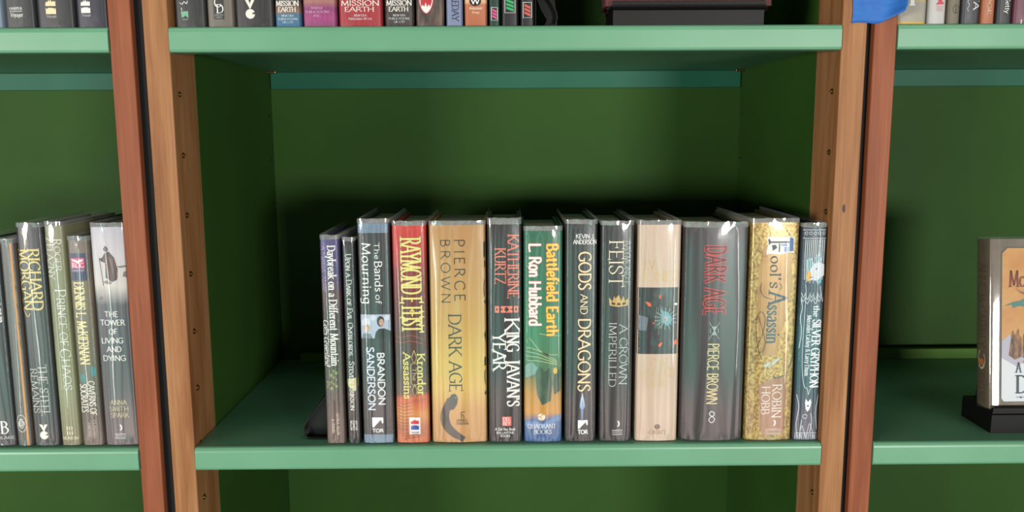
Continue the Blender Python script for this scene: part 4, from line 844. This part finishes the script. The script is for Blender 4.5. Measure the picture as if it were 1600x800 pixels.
def panel(g): return [(px0 - g, pz0 + c_ - g * .4), (px0 + c_ - g * .4, pz0 - g), (px1 - c_ + g * .4, pz0 - g), (px1 + g, pz0 + c_ - g * .4), (px1 + g, pz1 - c_ + g * .4), (px1 - c_ + g * .4, pz1 + g), (px0 + c_ - g * .4, pz1 + g), (px0 - g, pz1 - c_ + g * .4)]
flat('panel_border', [panel(.0014)], (72, 70, 66), 1)
flat('cover_painting', [panel(0)], noisy('painted_sky', (226, 150, 66), (238, 180, 98), (30, 30, 50), .45), 2)
X = lambda u: px0 + (u - 1533) * .000735        # picture measure across the cover
Zc = lambda v: pz1 - (v - 395) * .000768
flat('painted_mist', [[(X(1533), Zc(625) + .003), (X(1537), Zc(626)), (px1 - c_, Zc(626)), (px1, Zc(618)), (px1, Zc(560)), (X(1640), Zc(565)), (X(1590), Zc(575)), (X(1560), Zc(566)), (X(1533), Zc(560))]], (212, 216, 220), 3)
flat('painted_mist', [[(X(1533), Zc(560)), (X(1533), Zc(535)), (X(1545), Zc(525)), (X(1556), Zc(540)), (X(1570), Zc(560)), (X(1560), Zc(575))], [(X(1575), Zc(540)), (X(1580), Zc(505)), (X(1592), Zc(502)), (X(1604), Zc(520)), (X(1640), Zc(540)), (X(1640), Zc(570)), (X(1580), Zc(570))]], (176, 174, 186), 4)
CRAG = noisy('crag_print', (84, 58, 44), (186, 132, 84), (160, 160, 120), .5)
flat('painted_crag', [[(X(1544), Zc(556)), (X(1547), Zc(534)), (X(1549), Zc(520)), (X(1552), Zc(519)), (X(1553), Zc(527)), (X(1556), Zc(522)), (X(1559), Zc(516)), (X(1561), Zc(526)), (X(1564), Zc(530)), (X(1565), Zc(558)), (X(1554), Zc(563))],
    [(X(1566), Zc(560)), (X(1567), Zc(526)), (X(1570), Zc(518)), (X(1573), Zc(524)), (X(1575), Zc(510)), (X(1577), Zc(522)), (X(1581), Zc(528)), (X(1584), Zc(540)), (X(1588), Zc(556)), (X(1576), Zc(562))]], CRAG, 5)
flat('painted_crag_shade', [[(X(1549), Zc(554)), (X(1551), Zc(532)), (X(1553), Zc(540)), (X(1553), Zc(556))], [(X(1559), Zc(558)), (X(1560), Zc(534)), (X(1562), Zc(545)), (X(1562), Zc(560))], [(X(1574), Zc(558)), (X(1575), Zc(530)), (X(1578), Zc(545)), (X(1579), Zc(558))]], (92, 66, 64), 6)
flat('painted_tower_tops', [[(X(1589), Zc(524)), (X(1590.5), Zc(514)), (X(1592), Zc(524))], [(X(1598), Zc(519)), (X(1600), Zc(508)), (X(1602), Zc(519))], [(X(1594), Zc(545)), (X(1594), Zc(530)), (X(1599), Zc(530)), (X(1599), Zc(545))]], (150, 44, 48), 7)
flat('painted_castle', [[(X(1584), Zc(545)), (X(1586), Zc(524)), (X(1598), Zc(518)), (X(1622), Zc(522)), (X(1630), Zc(550)), (X(1600), Zc(556))]], noisy('castle_print', (120, 62, 56), (206, 150, 104), (200, 200, 160), .5), 6)
flat('painted_snow_peak', [[(X(1574), Zc(520)), (X(1590), Zc(500)), (X(1610), Zc(514)), (X(1600), Zc(522)), (X(1588), Zc(514))]], (222, 226, 234), 6)
flat('painted_meadow', [[(X(1566), Zc(568)), (X(1585), Zc(556)), (X(1612), Zc(552)), (X(1650), Zc(556)), (X(1650), Zc(575)), (X(1600), Zc(578))]], (176, 156, 70), 6)
flat('dragon_print', [[(X(1536), Zc(482)), (X(1550), Zc(476)), (X(1562), Zc(474)), (X(1575), Zc(467)), (X(1592), Zc(465)), (X(1620), Zc(464)), (X(1640), Zc(474)), (X(1616), Zc(472)), (X(1598), Zc(476)), (X(1590), Zc(482)), (X(1600), Zc(492)), (X(1586), Zc(488)), (X(1572), Zc(484)), (X(1560), Zc(482)), (X(1550), Zc(485)), (X(1548), Zc(480))]], (70, 122, 112), 5)
flat('dragon_wing_light', [[(X(1566), Zc(478)), (X(1578), Zc(469)), (X(1610), Zc(466)), (X(1592), Zc(474)), (X(1578), Zc(481))]], (112, 168, 154), 6)
flat('far_dragon', [[(X(1554), Zc(455)), (X(1562), Zc(460)), (X(1570), Zc(461)), (X(1588), Zc(460)), (X(1574), Zc(464)), (X(1583), Zc(470)), (X(1570), Zc(466)), (X(1562), Zc(463))]], (140, 96, 64), 5)
def cover_line(txt, u0, u1, v0, v1, rgb, name, **k):
    F = lay_text(txt, (u1 - u0) * .000735, (v1 - v0) * .000768, **k)
    return flat(name, [[(X(u0) + p.x, Zc(v1) + p.y) for p in f] for f in F], rgb, 8)
cover_line('ANNE', 1575, 1672, 399, 423, (122, 44, 34), 'author_lettering', weight=.12, sp=.1)
cover_line('M', 1544, 1559, 429, 453, (122, 44, 34), 'author_lettering', weight=.10)
cover_line('c', 1560, 1568, 430, 453, (122, 44, 34), 'author_lettering', weight=.10)
cover_line('CAFFREY', 1571, 1705, 429, 453, (122, 44, 34), 'author_lettering', weight=.12)
cover_line('A', 1556, 1563, 567, 582, (44, 66, 74), 'title_lettering', weight=.12)
cover_line('GIFT', 1581, 1630, 567, 582, (44, 66, 74), 'title_lettering', weight=.12, sp=.6)
cover_line('OF', 1648, 1680, 567, 582, (44, 66, 74), 'title_lettering', weight=.12, sp=.6)
cover_line('DRAGONS', 1556, 1690, 587, 613, (40, 66, 76), 'title_lettering', weight=.14)
cover_line('ILLUSTRATED', 1574, 1668, 617, 622, (60, 84, 94), 'subtitle_lettering', weight=.16)
flat('subtitle_rule', [[(X(1556), Zc(619.2)), (X(1571), Zc(619.2)), (X(1571), Zc(619.8)), (X(1556), Zc(619.8))], [(X(1562), Zc(619.5)), (X(1563.5), Zc(617.5)), (X(1565), Zc(619.5)), (X(1563.5), Zc(621.5))]], (60, 84, 94), 8)
# print on the spine edge
def side(name, F, rgb, ly=1):
    bm = bmesh.new()
    for f in F:
        bm.faces.new([bm.verts.new((-h + .0030 - .0030 * math.sqrt(max(0, 1 - ((y - T_ / 2) / (T_ / 2)) ** 2)) - .00012 * ly, y, z)) for y, z in f])
    bmesh.ops.recalc_face_normals(bm, faces=bm.faces[:])
    return obj(name, bm, ink(rgb), t)
# lettering reads down the spine: letter tops point away from the cover hinge
sl = lambda txt, z0, z1, y0, y1, k: [[(y0 + (y1 - y0) * p.y / 1.0 * 1 / (1), z0 - p.x) for p in f] for f in lay_text(txt, z0 - z1, 1.0, weight=k)]
def side_line(txt, z0, z1, y0, y1, rgb, name):
    F = lay_text(txt, z0 - z1, y1 - y0, weight=.1)
    side(name, [[(y1 - p.y, z0 - p.x) for p in f] for f in F], rgb, 2)
side_line('ANNE McCAFFREY', .168, .070, .006, .020, (84, 72, 54), 'author_lettering')
side_line('DRAGONS', .044, .006, .007, .019, (84, 72, 54), 'title_lettering')
side('crest_emblem', [[(.008, .062), (.018, .066), (.021, .056), (.018, .047), (.013, .043), (.008, .047), (.006, .055)]], (206, 190, 160), 1)
side('crest_emblem', [[(.009, .056), (.019, .056), (.019, .049), (.009, .049)]], (190, 116, 60), 2)
# its clear sleeve
bm = bmesh.new(); rows = []
for z in (-.0006, .03, .08, .13, .17, H_ + .0025):
    rows.append([bm.verts.new((x, y, z)) for x, y in [(h - .004, -.0016)] + [(h * k, -.0016 + noise.noise(Vector((k * 5, z * 20, 2))) * .0004) for k in (.8, .6, .4, .2, 0, -.2, -.4, -.6, -.8)] + [(-h + .004, -.0015)] + [(-h + .0030 - .0044 * math.sin(i * math.pi / 12), T_ / 2 - (T_ / 2 + .0012) * math.cos(i * math.pi / 12)) for i in range(1, 12)] + [(-h + .004, T_ + .0012), (h - .01, T_ + .0012)]])
for a, c in zip(rows, rows[1:]):
    for i in range(len(a) - 1): bm.faces.new((a[i], a[i + 1], c[i + 1], c[i]))
o = obj('sleeve', bm, FILM, t, smooth=True); o['label'] = 'clear protective plastic sleeve'
# red book on the upper stand: only its foot is in the picture
t = empty('display_book', (.1905, .0125, UZ + .0208), 'dark red book propped on the upper shelf display stand', 'book', None, (-LEAN, 0, 0))
shell(t, .176, .22, .028, mat('dark_red_jacket', (112, 34, 40), .42))
bm = bmesh.new(); box(bm, -.088 + .012, .088 - .012, -.0012, -.0004, .012, .205, bev=.0002); obj('cover_print', bm, mat('black_jacket', (40, 30, 32), .4), t)
bm = bmesh.new(); rows = []
for z in (-.0008, .05, .11, .17, .223):
    rows.append([bm.verts.new((x, y, z)) for x, y in [(.0885, .0295), (.0892, .014), (.0885, -.0016), (.04, -.0018), (0, -.0016), (-.04, -.0018), (-.0865, -.0016), (-.0892, .004), (-.0892, .024), (-.0865, .0295)]])
for a, c in zip(rows, rows[1:]):
    for i in range(len(a) - 1): bm.faces.new((a[i], a[i + 1], c[i + 1], c[i]))
o = obj('sleeve', bm, FILM, t, smooth=True); o['label'] = 'clear protective plastic sleeve'

# ------------------------------------------------------------------ blue tape across the gap between the posts
NT, MT = 26, 14
bm = bmesh.new(); grid = []
for i in range(NT + 1):
    u = i / NT; row = []
    for j in range(MT + 1):
        v = j / MT
        x0, x1 = .3590 - .0012 * v, .4085 + .0045 * math.sin(min(1, v * 1.6) * math.pi * .5)
        zb_ = .4822 + .0016 * math.sin(u * 9) * .4 + (.0 if u < .55 else .0105 * ((u - .55) / .45) ** 1.3)
        x = x0 + (x1 - x0) * u + .0010 * math.sin(v * 7)
        z = zb_ + (.545 - zb_) * v
        y = -.0011 - .00025 * math.sin(u * 11 + v * 5)
        k = max(0, (u - .60) / .40 - v * .9); y -= .022 * k ** 1.5
        e = max(0, (u - .86) / .14) * max(0, 1 - v * 1.2); x -= .0018 * e ** 2; y += .004 * e ** 2
        row.append(bm.verts.new((x, y, z)))
    grid.append(row)
for i in range(NT):
    for j in range(MT): bm.faces.new((grid[i][j], grid[i + 1][j], grid[i + 1][j + 1], grid[i][j + 1]))
TAPE = noisy('blue_painters_tape', (36, 116, 208), (44, 126, 218), (90, 90, 200), .65, bump=.2)
o = obj('masking_tape', bm, TAPE, None, smooth=True)
md = o.modifiers.new('thickness', 'SOLIDIFY'); md.thickness = .00025
meta(o, 'blue tape strip stuck across the wooden posts, lower corner curling', 'tape')
